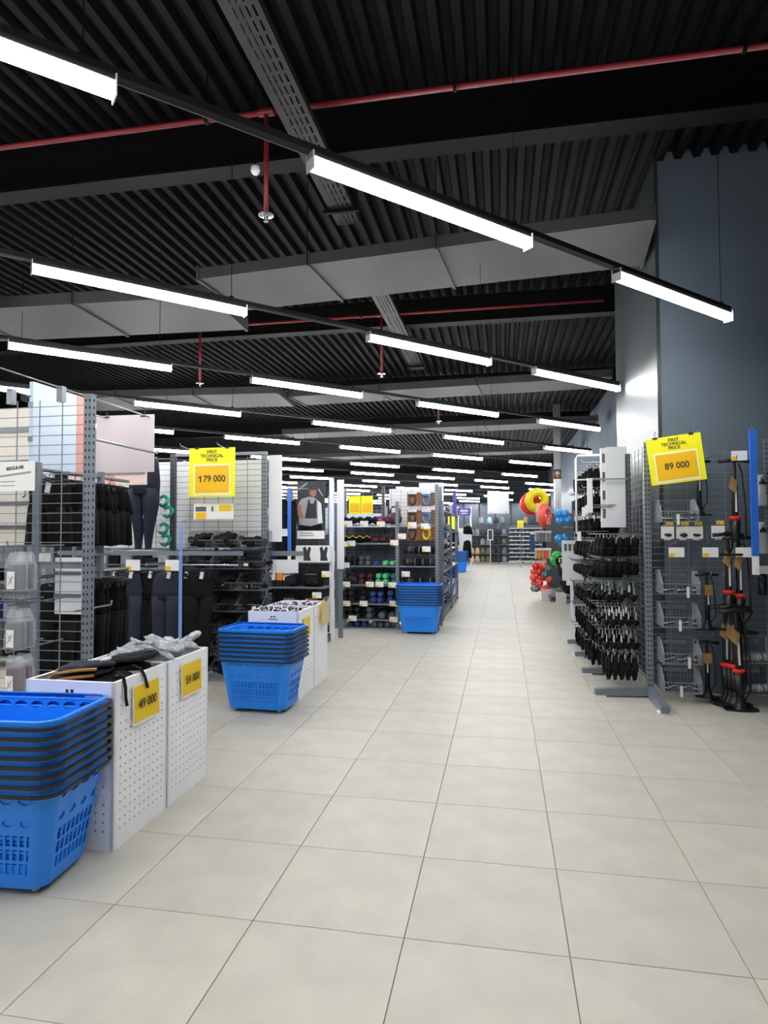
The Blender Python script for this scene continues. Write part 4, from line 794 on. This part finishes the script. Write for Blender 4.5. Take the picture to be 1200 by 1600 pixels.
for bi, (ya, nm) in enumerate(((7.2, 'second'), (8.1, 'third'))):
    for k, z in enumerate((2.30, 2.02, 1.74, 1.44, 1.16, .88, .60, .33)):
        for y in (ya+.14, ya+.42, ya+.68):
            pr = GP[0] if k in (0, 1, 2, 6, 7) else (KP if k in (3, 5) else RP)
            hookrow(y, z, [pr]*5, .44, f'black sports item, {ORD[k]} hook row down, {nm} bay of the support rack', grp=f'hook row {k+1} of the {nm} support bay')
for y in (6.5, 6.78): hookrow(y, .36, [GP[1]]*5, .4, 'black training gloves hanging lowest in the near support bay', grp='gloves hanging lowest in the near bay')
t = thing('info_board', 'tall white board with grey prints standing out from the support rack', 'board', (FX-.22, 7.12, 1.57)); obj('face', MB().box(0, .21, 0, .06, 0, .87), t, m='white_board')
obj('side_sheet', MB().box(-.055, 0, .01, .06, .0, .86), t, m='paper')
for k in range(4): obj('print', MB().box(-.04, -.012, .008, .01, .1+.2*k, .2+.2*k), t, m='grey_goods')
obj('support_bar', MB().box(-.2, .22, .02, .04, .52, .54).box(-.2, .22, .02, .04, .21, .23), t, m='zinc')
t = thing('info_board', 'small upright white card at the end of a support rack arm', 'board', (.93, 7.05, 1.73)); obj('face', MB().box(-.025, .03, 0, .02, 0, .37), t, m='paper'); obj('arm', MB().box(.03, .4, .0, .012, .35, .365), t, m='zinc')
t = thing('header_frame', 'white wire header frame over the farther support bays', 'frame', (0, 7.5, 0)); obj('frame_bar', MB().tube([(FX, 0, 2.4), (.86, 0, 2.4), (.84, 0, 2.36), (.84, 0, 1.5)], .012, 8), t, m='white_steel', smooth=True); obj('frame_bar', MB().tube([(FX, 0, 2.12), (.84, 0, 2.12)], .008, 6), t, m='white_steel')
for i, (p, q) in enumerate(((912, 800), (917, 797), (905, 838))):
    c = at(p, q, 7.1); t = thing('price_card', f'small white price card on the support rack arms, {ORD[i]} from top', 'price card', c); obj('card_face', MB().box(-.02, .02, -.002, .002, -.05, .05), t, m='paper'); obj('clip', MB().box(-.01, .3, 0, .008, .05, .058), t, m='zinc')
c = at(893, 872, 9.3); t = thing('info_board', 'small white framed chart beyond the support rack', 'board', c); obj('face', MB().box(-.13, .13, 0, .02, -.32, .25), t, m='white_board'); obj('printed_rows', MB().box(-.1, -.06, -.003, 0, .1, .2).box(-.04, 0, -.003, 0, .1, .2).box(.02, .06, -.003, 0, .1, .2), t, m='grey_goods'); obj('stand', MB().box(-.02, .02, .02, .04, -c.z, .2), t, m='white_steel')
# ---- rack G
rg = thing('wire_gondola', 'grey slotted rack of bicycle pumps against the blue-grey wall', 'shop rack')
upright(rg, FX, FY, 2.36); upright(rg, 2.37, FY, 2.36); grid(rg, (FX+.03, FY), (2.34, FY), .2, 2.30); grid(rg, (2.4, FY), (3.3, FY), .2, 2.30); foot(rg, (FX, FY), (FX-.01, FY-.6)); foot(rg, (FX-.02, FY-.03), (.83, FY-.08), .1, .06); foot(rg, (2.37, FY), (2.37, FY-.6))
for x in (1.36, 1.72): arm(rg, (x, FY, 2.38), (x, 6.0, 2.40), .005, .02, 'sign_arm')
price_sign('hanging_price_sign', 'tilted yellow FIRST TECHNICAL PRICE sign reading 89 000 over the pumps', (1.505, 5.98, 2.375), .455, .42, '89 000', R(-3), R(-6.5))
for k, (p, q) in enumerate(((1043, 833), (1067, 833), (1088, 833), (1122, 832))):
    c = at(p, q, 6.05); t = thing('blister_card', f'white carded bicycle part, {ORD[k]} from left on the hooks below the 89 000 sign', 'blister pack', c); obj('card', MB().box(-.055, .055, -.001, .001, -.05, .06), t, m='paper'); obj('blister', lump(MB().ball((0, -.018, -.015), 1, 10, 6, (.035, .018, .016)), k, .01, 20), t, m='black_plastic', smooth=True); obj('yellow_patch', MB().box(-.012, .05, -.004, -.0015, .07, .105), t, m='paper_yellow'); obj('card_tail', MB().box(-.03, .03, -.001, .001, -.062, -.05), t, m='white_goods')
    arm(rg, (c.x, FY, c.z+.07), (c.x, 6.03, c.z+.07), .004, .02)
for p, q in ((1057, 863), (1110, 863), (1162, 863), (1155, 712), (1160, 640)):
    if q > 650: tagcard(rg, at(p, q, 6.0), .13, .085); c = at(p, q-6, 6.0); arm(rg, (c.x, FY, c.z+.03), (c.x, 6.01, c.z+.05), .004, .01)
for k, (q, nm) in enumerate(((815, 'topmost'), (928, 'second from top'), (980, 'third from top'), (1037, 'fourth from top'), (1084, 'lowest'))):
    c = at(1053, q, 6.0); z = max(c.z, .1); wbin((1.555, FY-.012, z), f'grey wire bin of small pump heads, {nm} on the pump rack', True)
    for j in range(7):
        t = thing('pump_head', f'small black and white pump head in the {nm} wire bin', 'pump part', (1.555-.12+.04*j, FY-.2+.06*(j % 3)*.8, z+.008), 0, f'pump heads in the {nm} bin of the pump rack'); obj('nozzle', MB().lathe([(.016, 0), (.016, .035), (.011, .05), (.011, .06)], 8), t, m='black_plastic'); obj('collar', MB().lathe([(.0175, .02), (.0175, .03)], 8), t, m='white_goods')
    t = thing('bin_ticket', f'narrow white ticket hanging from the {nm} pump-head bin', 'ticket', (1.555+(.05 if k % 2 else -.02), FY-.275, z+.05), .1); obj('ticket_face', MB().box(-.012, .012, -.001, .001, -.08, .02), t, m='paper'); obj('clip', MB().box(-.01, .01, -.002, .02, .015, .025), t, m='zinc')
def mk_pump(big):
    def f():
        t = thing('track_pump', 'x', 'pump'); H_ = .62 if big else .5
        obj('foot_plate', MB().poly([(-.1, -.03, 0), (-.02, -.05, 0), (.02, -.05, 0), (.1, -.03, 0), (.1, .02, 0), (.02, .06, 0), (-.02, .06, 0), (-.1, .02, 0)], (0, 0, .014)).loft([ell(0, 0, z, a, a, 10) for a, z in ((.05, .012), (.03, .05), (.024, .09))]), t, m='black_plastic')
        obj('barrel', MB().lathe([(.02, .05), (.021, H_-.16), (.019, H_-.15)], 12), t, m='black_plastic', smooth=True); obj('barrel_print', MB().box(-.006, .006, -.0225, -.0195, H_*.45, H_*.68), t, m='white_goods')
        if big: obj('collar', MB().lathe([(.024, H_*.36), (.037, H_*.385), (.037, H_*.40), (.024, H_*.41)], 14), t, m='red'); obj('gauge_cone', MB().lathe([(.022, H_*.1), (.036, H_*.36)], 12), t, m='black_plastic', smooth=True)
        obj('shaft', MB().lathe([(.012, H_-.16), (.012, H_-.02)], 8), t, m='black_plastic'); obj('grip', MB().tube([(-.1, 0, H_-.015), (-.04, 0, H_-.01), (0, 0, H_-.004), (.04, 0, H_-.01), (.1, 0, H_-.015)], [.013, .012, .016, .012, .013], 8), t, m='black_plastic', smooth=True)
        obj('hose', MB().tube([(.02, -.01, .06), (.055, -.03, .12), (.06, -.02, H_*.5), (.05, 0, H_*.85), (.03, .0, H_-.03)], .006, 6), t, m='rubber', smooth=True); obj('swing_label', MB().box(-.04, .03, -.045, -.04, H_*.62, H_*.8) if not big else MB().poly([(-.05, -.03, H_*.7), (-.01, -.04, H_*.64), (.01, -.03, H_*.76), (-.03, -.03, H_*.82)], (0, .004, 0)), t, m='kraft'); return t
    return f
PB, PS = Proto(mk_pump(True)), Proto(mk_pump(False))
def pump(pr, p, q, lb, Y=6.06, tilt=0, ht=None):
    c = at(p, q, Y); c.z = max(0.0, c.z); o = pr.put(lb, c, random.uniform(-.2, .2)); o.rotation_euler.y = tilt; return o
for (p, y0) in ((1092, 2.25), (1128, 2.22), (1105, 1.2), (1150, 1.34), (1105, .66), (1150, .62)):
    c = at(p, 800, FY); arm(rg, (c.x-.05, FY, y0-.06), (c.x-.05, FY-.24, y0-.06), .005, .03); arm(rg, (c.x+.05, FY, y0-.06), (c.x+.05, FY-.24, y0-.06), .005, .03)
pump(PS, 1093, 806, 'slim black hand pump hung right of the 89 000 sign')
o = pump(PB, 1150, 868, 'largest black track pump hung highest beside the blue strip'); o.scale = (1.3, 1.3, 1.38)
pump(PS, 1106, 984, 'slim black pump with kraft label on the middle of the pump rack'); pump(PB, 1140, 984, 'black track pump with red collar, left of the middle pair'); pump(PB, 1157, 990, 'black track pump with red collar, right of the middle pair')
pump(PS, 1106, 1090, 'slim black pump with kraft label standing lowest on the pump rack', 6.1)
for i, p in enumerate((1136, 1142, 1149, 1158)): pump(PB, p, (1098, 1100, 1102, 1112)[i], f'black red-collared track pump, {ORD[i]} from left of the four on the floor', (6.05, 6.0, 5.95, 5.88)[i], (.0, .03, .02, -.03)[i])
b = at(1181, 898, 5.95); strip((b.x, 5.95, b.z), at(1181, 672, 5.95).z-b.z, .027, 'wide bright blue strip with white tip on the pump rack', hk=.29)
for i, (p, q, m) in enumerate(((1192, 790, 'bottle'), (1193, 865, 'bottle'), (1192, 930, 'black_plastic'))):
    c = at(p, q, 6.1); t = thing('drink_bottle', ['clear drink bottle hung right of the blue strip, upper one', 'clear drink bottle hung right of the blue strip, lower one', 'black boxed bottle with white card right of the blue strip'][i], 'bottle', c); obj('flask', MB().lathe([(.03, 0), (.036, .01), (.036, .1), (.03, .115), (.036, .13), (.036, .17), (.024, .19)], 14), t, m=m, smooth=True); obj('cap', MB().lathe([(.026, .188), (.026, .215), (.012, .22), (.012, .235)], 12), t, m='black_plastic'); obj('header_card', MB().box(-.04, .05, -.042, -.038, .19, .26) if i == 2 else MB().box(-.03, .03, .037, .04, .0, .28), t, m='paper'); arm(rg, (c.x, FY, c.z+.25), (c.x, 6.07, c.z+.25), .004, .02)
for i, q in enumerate((1036, 1085)):
    c = at(1190, q, 6.0); z = max(.08, c.z); wbin((2.16, FY-.012, z), f'clear-sided wire bin of white tubes at the right edge, {"upper" if i == 0 else "lower"} one', True)
    for j in range(2):
        t = thing('spare_tube', f'white rolled tube lying in the {"upper" if i == 0 else "lower"} right edge bin', 'tube', (2.11+.11*j, FY-.16, z+.035), .3, f'white tubes in the {"upper" if i == 0 else "lower"} right edge bin'); obj('roll', MB().lathe([(.02, -.06), (.03, -.055), (.03, .055), (.02, .06)], 12, (0, 0, 0), 'x'), t, m='white_goods', smooth=True); obj('band', MB().lathe([(.0315, -.01), (.0315, .01)], 12, (0, 0, 0), 'x'), t, m='grey_goods')
# ================================================================ far right: toys and balls
hr = thing('toy_rack', 'grey wire rack of balls and inflatables far along the right', 'shop rack')
for y in (12.6, 14.2, 16.4): upright(hr, 1.75, y, 2.3, m='rack_dark'); 
grid(hr, (1.75, 12.6), (1.75, 16.4), .1, 2.25, .1, .3); foot(hr, (1.75, 14.2), (1.2, 14.2)); foot(hr, (1.75, 16.4), (1.0, 16.4)); obj('deck', MB().box(1.0, 1.75, 14.3, 16.6, .1, .14), hr, m='rack'); obj('shelf', MB().box(1.3, 1.75, 13.4, 14.2, 1.62, 1.64).box(1.3, 1.75, 13.4, 14.2, 1.05, 1.07), hr, m='rack'); obj('end_panel', MB().box(1.1, 1.75, 16.38, 16.42, .14, 2.0), hr, m='rack_dark')
def ball(c, r, m, lb, grp=None):
    t = thing('play_ball', lb, 'ball', c, 0, grp); obj('skin', MB().ball((0, 0, 0), r, 16, 10), t, m=m, smooth=True); obj('valve', MB().lathe([(.012, -.002), (.012, .003)], 8, (0, -r, 0), 'y'), t, m='white_goods'); return t
for i, (p, q) in enumerate(((873, 803), (882, 803), (876, 813), (886, 813), (874, 842), (884, 841), (880, 848))): ball(at(p, q, 14.0), .1, 'ball_blue', f'bright blue ball in the {"upper" if i < 4 else "lower"} group on the far right rack', f'blue balls, {"upper" if i < 4 else "lower"} group')
for i, (p, q) in enumerate(((870, 868), (879, 870), (872, 879), (867, 876))): ball(at(p, q, 13.7), .1, 'ball_green', 'bright green ball below the blue ones on the far right rack', 'green balls')
for i in range(11):
    c = at(835+8*(i % 3)+random.uniform(-2, 2), 884+9*(i//3), 15.3+.1*(i % 2)); ball(c, .085, 'coral' if i % 4 else 'red', 'red ball in the heap low on the far right rack', 'red balls in a heap'); c.z
for i, (p, q, m) in enumerate(((857, 889, 'teal_cloth'), (852, 898, 'teal_cloth'), (858, 905, 'coral'), (834, 908, 'hat_grey'), (848, 916, 'red'), (838, 916, 'grey_goods'))): c = at(p, q, 15.1); c.z = max(c.z if i < 3 else .22, .22); ball(c, .08, m, f'{["teal", "teal", "coral", "pale grey", "red", "dark grey"][i]} small ball right of the red heap, {ORD[i]} down', None)
def ring(loc, Rr, r, m, label, rot, m2=None):
    t = thing('swim_ring', label, 'swim ring', loc); t.rotation_euler = rot; obj('tube', MB().loft([[((Rr+r*cos(b))*cos(a), r*sin(b), (Rr+r*cos(b))*sin(a)) for b in [2*pi*k/10 for k in range(10)]] for a in [2*pi*k/24 for k in range(24)]], closed=True, cap=False), t, m=m, smooth=True)
    if m2:
        for k in range(6): a = pi*k/3; obj('dot', MB().ball(((Rr)*cos(a), -r*.96, Rr*sin(a)), .035, 8, 5, (1, .3, 1)), t, m=m2)
    obj('valve', MB().lathe([(.012, 0), (.012, .02)], 8, (Rr, -r, 0), 'y'), t, m='white_goods')
c = at(829, 787, 15.2); ring(c, .17, .1, 'red', 'red inflatable ring leaning behind the yellow one', (0, .3, .5)); c = at(839, 782, 15.0); ring(c, .19, .1, 'ring_yellow', 'yellow inflatable ring hung at the top of the toy rack', (.1, 0, .3)); c = at(851, 806, 14.8); ring(c, .2, .09, 'coral', 'coral inflatable ring with white marks seen edge-on', (0, 0, 1.2), 'white_goods')
c = at(840, 797, 14.9); t = thing('swim_noodle', 'sand coloured foam float hanging between the inflatable rings', 'float', c); obj('foam', MB().tube([(0, 0, .15), (.0, -.02, 0), (.01, 0, -.28)], .045, 10), t, m='sand', smooth=True); obj('band', MB().lathe([(.048, -.02), (.048, .02)], 10), t, m='teal')
for i in range(10):
    r = i//5; c = at(838+5.2*(i % 5), (838, 865)[r], 15.2); t = thing('toy_pack', f'{"pale grey" if r == 0 else "sand striped"} hanging toy pack, {ORD[i % 5]} from left in the {"upper" if r == 0 else "lower"} row', 'pack', c); obj('pouch', MB().loft([ell(0, 0, z, a, .03, 10) for a, z in ((.03, .13), (.04, .1), (.04, -.1), (.025, -.13))]), t, m=('hat_grey' if r == 0 else ('sand', 'orange', 'khaki', 'coral', 'sand')[i % 5]), smooth=True); obj('header', MB().box(-.035, .035, -.034, -.03, .08, .13), t, m='paper')
c = at(832, 848, 15.3); arm(hr, (1.75, 15.35, c.z+.25), (c.x-.02, 15.3, c.z+.25), .006, .02); t = thing('toy_pack', 'tall blue packed toy left of the hanging packs', 'pack', c); obj('pouch', MB().box(-.06, .06, -.03, .03, -.2, .2), t, m='cobalt'); obj('header', MB().box(-.05, .05, -.034, -.03, .2, .26), t, m='paper')
for i, (p, q, s, m) in enumerate(((853, 925, .2, 'cream_board'), (872, 928, .2, 'cream_board'))):
    c = at(p, q, 14.6+.0*i); t = thing('carton_box', f'open pale carton on the floor by the toy rack, {"left" if i == 0 else "right"} one', 'box', (c.x, 14.6-.7*i, 0)); obj('carton', MB().box(-s/2, s/2, -.1, .1, 0, .26), t, m=m); obj('contents', lump(MB().ball((0, 0, .27), .09, 10, 6), i, .04, 8), t, m='olive' if i else 'red')
for i in range(5):
    c = at(876+3*i, 878+9*i, 12.6-.3*i); t = thing('hanging_bag', f'{"grey" if i % 2 else "black"} soft bag hanging beside the toy rack, {ORD[i]} down', 'bag', c); mb = MB(); mb.loft([ell(0, 0, z, a, .06, 12) for a, z in ((.03, .12), (.09, .06), (.1, -.06), (.06, -.13))]); obj('cloth', lump(mb, i, .04, 8), t, m='char_cloth' if i % 2 else 'black_cloth', smooth=True); obj('white_tag', MB().box(-.04, .05, -.075, -.07, .0, .08), t, m='paper'); arm(hr, (1.75, max(c.y, 12.62), c.z+.11), (c.x, c.y, c.z+.11), .006, .02)
co = thing('steel_column', 'brushed metal column with an ice cream sign on top', 'column', (1.55, 18.3, 0)); obj('cladding', MB().box(-.09, .09, -.09, .09, 0, CEIL-.01), co, m='steel_col')
t = thing('ice_cream_sign', 'small lit orange sign with a white ice cream cone high on the column', 'sign', (1.55, 18.162, 2.98)); obj('panel', MB().box(-.11, .09, -.0, .05, .05, .29), t, m='brown'); obj('cone', MB().poly([(-.05, -.003, .17), (.03, -.003, .17), (-.01, -.003, .04)], (0, .003, 0)), t, m='orange'); obj('scoop', MB().ball((-.01, -.003, .2), .06, 12, 8, (1, .1, .8)), t, m='white_goods'); obj('frame', MB().box(-.12, .1, -.01, 0, .04, .06).box(-.12, .1, -.01, 0, .28, .3), t, m='black_steel')
# ================================================================ far end
hb = thing('hat_wall', 'far grey rack wall of caps and hats at the end of the aisle', 'shop rack', (0, 31.5, 0))
obj('back_panel', MB().box(-2.7, 1.9, .3, .34, .1, 1.9), hb, m='rack_dark')
for x in (-2.7, -1.5, -.2, 1.0, 1.9): obj('upright', MB().box(x-.03, x+.03, .22, .28, 0, 2.0), hb, m='rack')
for z in (.1, .5, .95, 1.4): obj('shelf', MB().box(-2.7, .3, -.2, .3, z-.03, z), hb, m='rack')
for k in range(9): obj('shelf', MB().box(.34, 1.9, -.15, .3, .12+.2*k, .15+.2*k), hb, m='white_steel')
capb = {}
def cap(loc, m, lb, grp):
    if m not in capb: capb[m] = (MB().loft([ell(0, 0, z, a, a*1.05, 12) for a, z in ((.11, 0), (.115, .05), (.1, .11), (.06, .15), (.01, .165))]).mesh('crown', m, True), MB().loft([[(.1*cos(a), -.1*abs(sin(a))-d, z) for a in [pi*k/8 for k in range(9)]] for d, z in ((0, .012), (.09, .0), (.09, -.006), (0, .004))], closed=True, cap=False).mesh('brim', m, True))
    t = thing('cap', lb, 'cap', loc, random.uniform(-.4, .4), grp); obj('crown', capb[m][0], t, scale=(1.08, 1.1, 1.9)); obj('brim', capb[m][1], t, scale=(1.08, 1.1, 1)); 
sets = (('hat_grey', 'hat_dark', 'hat_grey', 'hat_dark', 'hat_dark', 'hat_grey'), ('hat_dark', 'sand', 'hat_dark', 'hat_grey', 'hat_dark', 'olive'), ('khaki', 'brown', 'khaki', 'olive', 'hat_dark', 'hat_grey'), ('hat_dark', 'hat_grey', 'sand', 'olive', 'hat_dark', 'hat_grey'))
nmz = {'hat_grey': 'grey', 'hat_dark': 'dark', 'sand': 'sand', 'khaki': 'khaki', 'brown': 'brown', 'olive': 'olive'}
for r, z in enumerate((1.4, .95, .5, .1)):
    for k in range(11):
        m = sets[r][(k*6//11) % 6]; cap((-2.5+.26*k, 31.4, z), m, f'{nmz[m]} cap, {ORD[k]} from left, {["top", "second", "third", "lowest"][r]} shelf of the hat wall', 'caps on the far hat wall')
for r in range(8):
    for k in range(8):
        t = thing('shoe_pair', f'small footwear on the {ORD[r]} white shelf up, right part of the hat wall', 'shoes', (.46+.19*k, 31.4, .15+.2*r), 0, f'footwear on white shelf {r+1}'); obj('sole', MB().box(-.06, .06, -.08, .08, 0, .02), t, m='white_goods'); obj('upper', MB().ball((0, 0, .04), 1, 8, 5, (.055, .075, .045)), t, m=('hat_dark', 'grey_goods', 'hat_grey')[(r+k) % 3])
for i, (p, m) in enumerate(((752, 'hat_grey'), (765, 'clear_blue'), (775, 'hat_dark'), (785, 'hat_grey'), (822, 'khaki'))): c = at(p, 822, 31.5); cap((c.x, 31.5, 2.0), m, f'display hat standing on top of the hat wall, {ORD[i]} from left', None); t = thing('hat_stand', f'peg under the {ORD[i]} display hat on the hat wall', 'stand', (c.x, 31.5, 1.9)); obj('peg', MB().bar((0, 0, 0), (0, 0, .12), .02, 8), t, m='steel_grey'); obj('peg_base', MB().lathe([(.06, 0), (.06, .01)], 10), t, m='steel_grey')
t = thing('hanging_board', 'blank white square board hanging over the far hat wall', 'sign', (-.12, 22, 2.9)); obj('panel', MB().box(-.36, .36, -.01, .01, -.72, 0), t, m='white_board'); obj('wire', MB().bar((-.3, 0, 0), (-.3, 0, CEIL-2.88), .004).bar((.3, 0, 0), (.3, 0, CEIL-2.88), .004), t, m='black_steel'); obj('mark', MB().box(-.3, -.2, -.012, -.01, -.69, -.66).box(.24, .3, -.012, -.01, -.69, -.65), t, m='grey_print')
c = at(813, 815, 28); t = thing('far_price_sign', 'small yellow sign over the white shelves of the hat wall', 'price sign', (c.x, 28, 1.75)); obj('panel', MB().box(-.13, .13, -.005, .005, 0, .3), t, m='yellow'); obj('post', MB().bar((0, .01, -1.75), (0, .01, 0), .012, 6), t, m='rack'); obj('price_card', MB().box(-.09, .09, -.008, -.005, .04, .17), t, m='amber')
t = thing('framed_mirror', 'small dark mirror with white frame among the caps', 'mirror', (-.55, 30.6, 1.2)); obj('glass', MB().box(-.1, .1, -.01, .01, 0, .45), t, m='photo_dark'); obj('frame', MB().box(-.13, -.1, -.015, .02, -.03, .48).box(.1, .13, -.015, .02, -.03, .48).box(-.13, .13, -.015, .02, .45, .48).box(-.13, .13, -.015, .02, -.03, 0), t, m='white_steel'); obj('stand', MB().bar((0, .03, -1.2), (0, .03, .1), .012, 6), t, m='white_steel')
# purple-headed frame
gx0, gx1, gy = at(716, 870, 25).x, at(736, 870, 25).x, 25
t = thing('display_gate', 'white display frame with a purple header far down the aisle', 'display frame', (0, gy, 0)); 
for x in (gx0, gx1): obj('post', MB().box(x-.03, x+.03, -.03, .03, 0, 2.55), t, m='white_steel')
obj('header_board', MB().box(gx0, gx1, -.03, .03, 2.2, 2.5), t, m='purple'); obj('header_print', MB().box(gx0+.1, gx1-.1, -.034, -.03, 2.36, 2.42).box(gx0+.14, gx1-.14, -.034, -.03, 2.27, 2.31), t, m='white_goods'); obj('back_sheet', MB().box(gx0, gx1, .3, .33, .8, 1.7), t, m='white_board'); obj('base', MB().box(gx0, gx1, -.2, .35, 0, .06), t, m='white_steel')
for i, (p, q, h) in enumerate(((731, 828, .34), (730, 858, .7), (710, 840, .62), (709, 862, .5))):
    c = at(p, q, 24.8); t = thing('hanging_jacket', f'black garment displayed {["high in the purple-headed frame", "low in the purple-headed frame", "above the far basket stack", "behind the far basket stack"][i]}', 'jacket', c); mb = MB(); mb.loft([ell(0, 0, z*h, a, .07, 12) for a, z in ((.04, .5), (.14, .42), (.17, .1), (.19, -.5))]); obj('cloth', lump(mb, i, .03, 5), t, m='black_cloth', smooth=True); obj('hanger', MB().tube([(-.12, 0, h*.44), (0, 0, h*.5), (.12, 0, h*.44)], .01, 5).bar((0, 0, h*.5), (0, 0, h*.5+.08), .006), t, m='chrome')
c = at(706, 815, 24); t = thing('far_price_sign', 'small yellow sign left of the purple header far down the aisle', 'price sign', c); obj('panel', MB().box(-.14, .14, -.005, .005, -.3, .3), t, m='yellow'); obj('post', MB().bar((0, .01, -c.z), (0, .01, 0), .012, 6), t, m='rack')
# ---- gondolas behind the dumbbell shelving, along the left of the aisle
def gondola(name, x1, y0, y1, label, h, goods, faceboard=None):
    t = thing(name, label, 'shop rack', (0, 0, 0)); L = y1-y0
    for y in (y0, (y0+y1)/2, y1): obj('upright', MB().box(x1-.45, x1-.40, y-.03, y+.03, 0, h), t, m='rack'); obj('edge_post', MB().box(x1-.04, x1, y-.02, y+.02, 0, h*.9), t, m='zinc')
    zs = [.12+.36*k for k in range(int((h-.4)/.36)+1)]
    for z in zs: obj('shelf', MB().box(x1-.42, x1, y0, y1, z-.02, z), t, m='rack')
    obj('back_panel', MB().box(x1-.47, x1-.45, y0, y1, .1, h), t, m='white_board'); obj('top_board', MB().box(x1-.43, x1-.0, y0+.02, y0+.05, h-.5, h+.1), t, m='white_board')
    for j, z in enumerate(zs):
        n = int(L/.26)
        for i in range(n):
            m = random.choice(goods); softbag((x1-.2+random.uniform(-.05, .05), y0+.13+i*.26, z), f'small packed goods, {ORD[j]} shelf up, {label.split(",")[0]}', m, random.uniform(.9, 1.3), 'white_goods', 'goods', f'goods on shelf {j+1} of the {label.split(",")[1].strip()} aisle racks')
for_g = (('shelf_gondola', -1.0, 11.0, 14.6, 'grey aisle rack behind the dumbbell shelving, nearer of two', 2.3, ('hat_grey', 'violet_cloth', 'white_goods', 'coral', 'char_cloth', 'cobalt')), ('shelf_gondola', -1.5, 16.4, 21.5, 'grey aisle rack before the purple frame, farther of two', 2.1, ('hat_dark', 'hat_grey', 'white_goods', 'cobalt', 'black_cloth')))
for a in for_g: gondola(*a)
t = thing('purple_flag', 'narrow purple board at the head of the aisle rack behind the dumbbells', 'board', (-1.0, 13.9, 1.9)); obj('face', MB().box(-.06, .02, -.02, .02, 0, .55), t, m='purple'); obj('post', MB().box(-.02, .0, .02, .04, -1.9, .5), t, m='zinc')
# ---- farther racks across the left of the shop
def far_rack(x, y, wd, h, label, ms, rz=0):
    t = thing('far_wire_rack', label, 'shop rack', (x, y, 0), rz)
    for sx in (-1, 1): obj('upright', MB().box(sx*wd/2-.03, sx*wd/2+.03, -.03, .03, 0, h), t, m='rack')
    grid(t, (-wd/2, 0), (wd/2, 0), .1, h-.05, .12, .3); obj('back_panel', MB().box(-wd/2+.03, wd/2-.03, .08, .1, .1, h-.25), t, m=ms[0])
    for k in range(4): obj('shelf', MB().box(-wd/2, wd/2, -.35, 0, .12+.42*k, .14+.42*k), t, m='rack')
    for k in range(4):
        n = int(wd/.22)
        for i in range(n): tag(obj('folded_clothes', lump(MB().box(-.085, .085, -.14, .14, 0, random.uniform(.12, .26)), i+k, .012, 5), None, (x-wd/2+.115+i*.22, y-.18, .148+.42*k), m=random.choice(ms[1:])), f'folded clothes, {ORD[k]} shelf up, {label.replace("of folded stock ", "")}', 'clothes', f'clothes on shelf {k+1} of the {label}')
LX = ((-6.2, 6.6, 1.9, 2.35, 'white-backed rack at far left, beyond the legs form'), (-5.6, 9.6, 1.9, 2.35, 'white-backed rack left of the backpack bay'), (-4.6, 12.6, 2.2, 2.3, 'rack of folded stock behind the backpack bay'), (-3.3, 13.4, 1.6, 2.2, 'rack of folded stock behind the dumbbell shelving, left'), (-7.6, 12.6, 2.4, 2.35, 'rack of folded stock far left under the lamps'), (-4.6, 18, 2.6, 2.3, 'rack of folded stock farther behind the dumbbells'), (-8, 18, 3, 2.3, 'rack of folded stock deep in the left of the shop'), (-4.4, 26, 3.2, 2.3, 'rack of folded stock near the rear wall at left'))
for i, (x, y, wd, h, lb) in enumerate(LX): far_rack(x, y, wd, h, lb, ('white_board' if i < 2 else 'ice_board', 'black_cloth', 'navy_cloth', 'char_cloth', 'hat_grey', 'cobalt'))
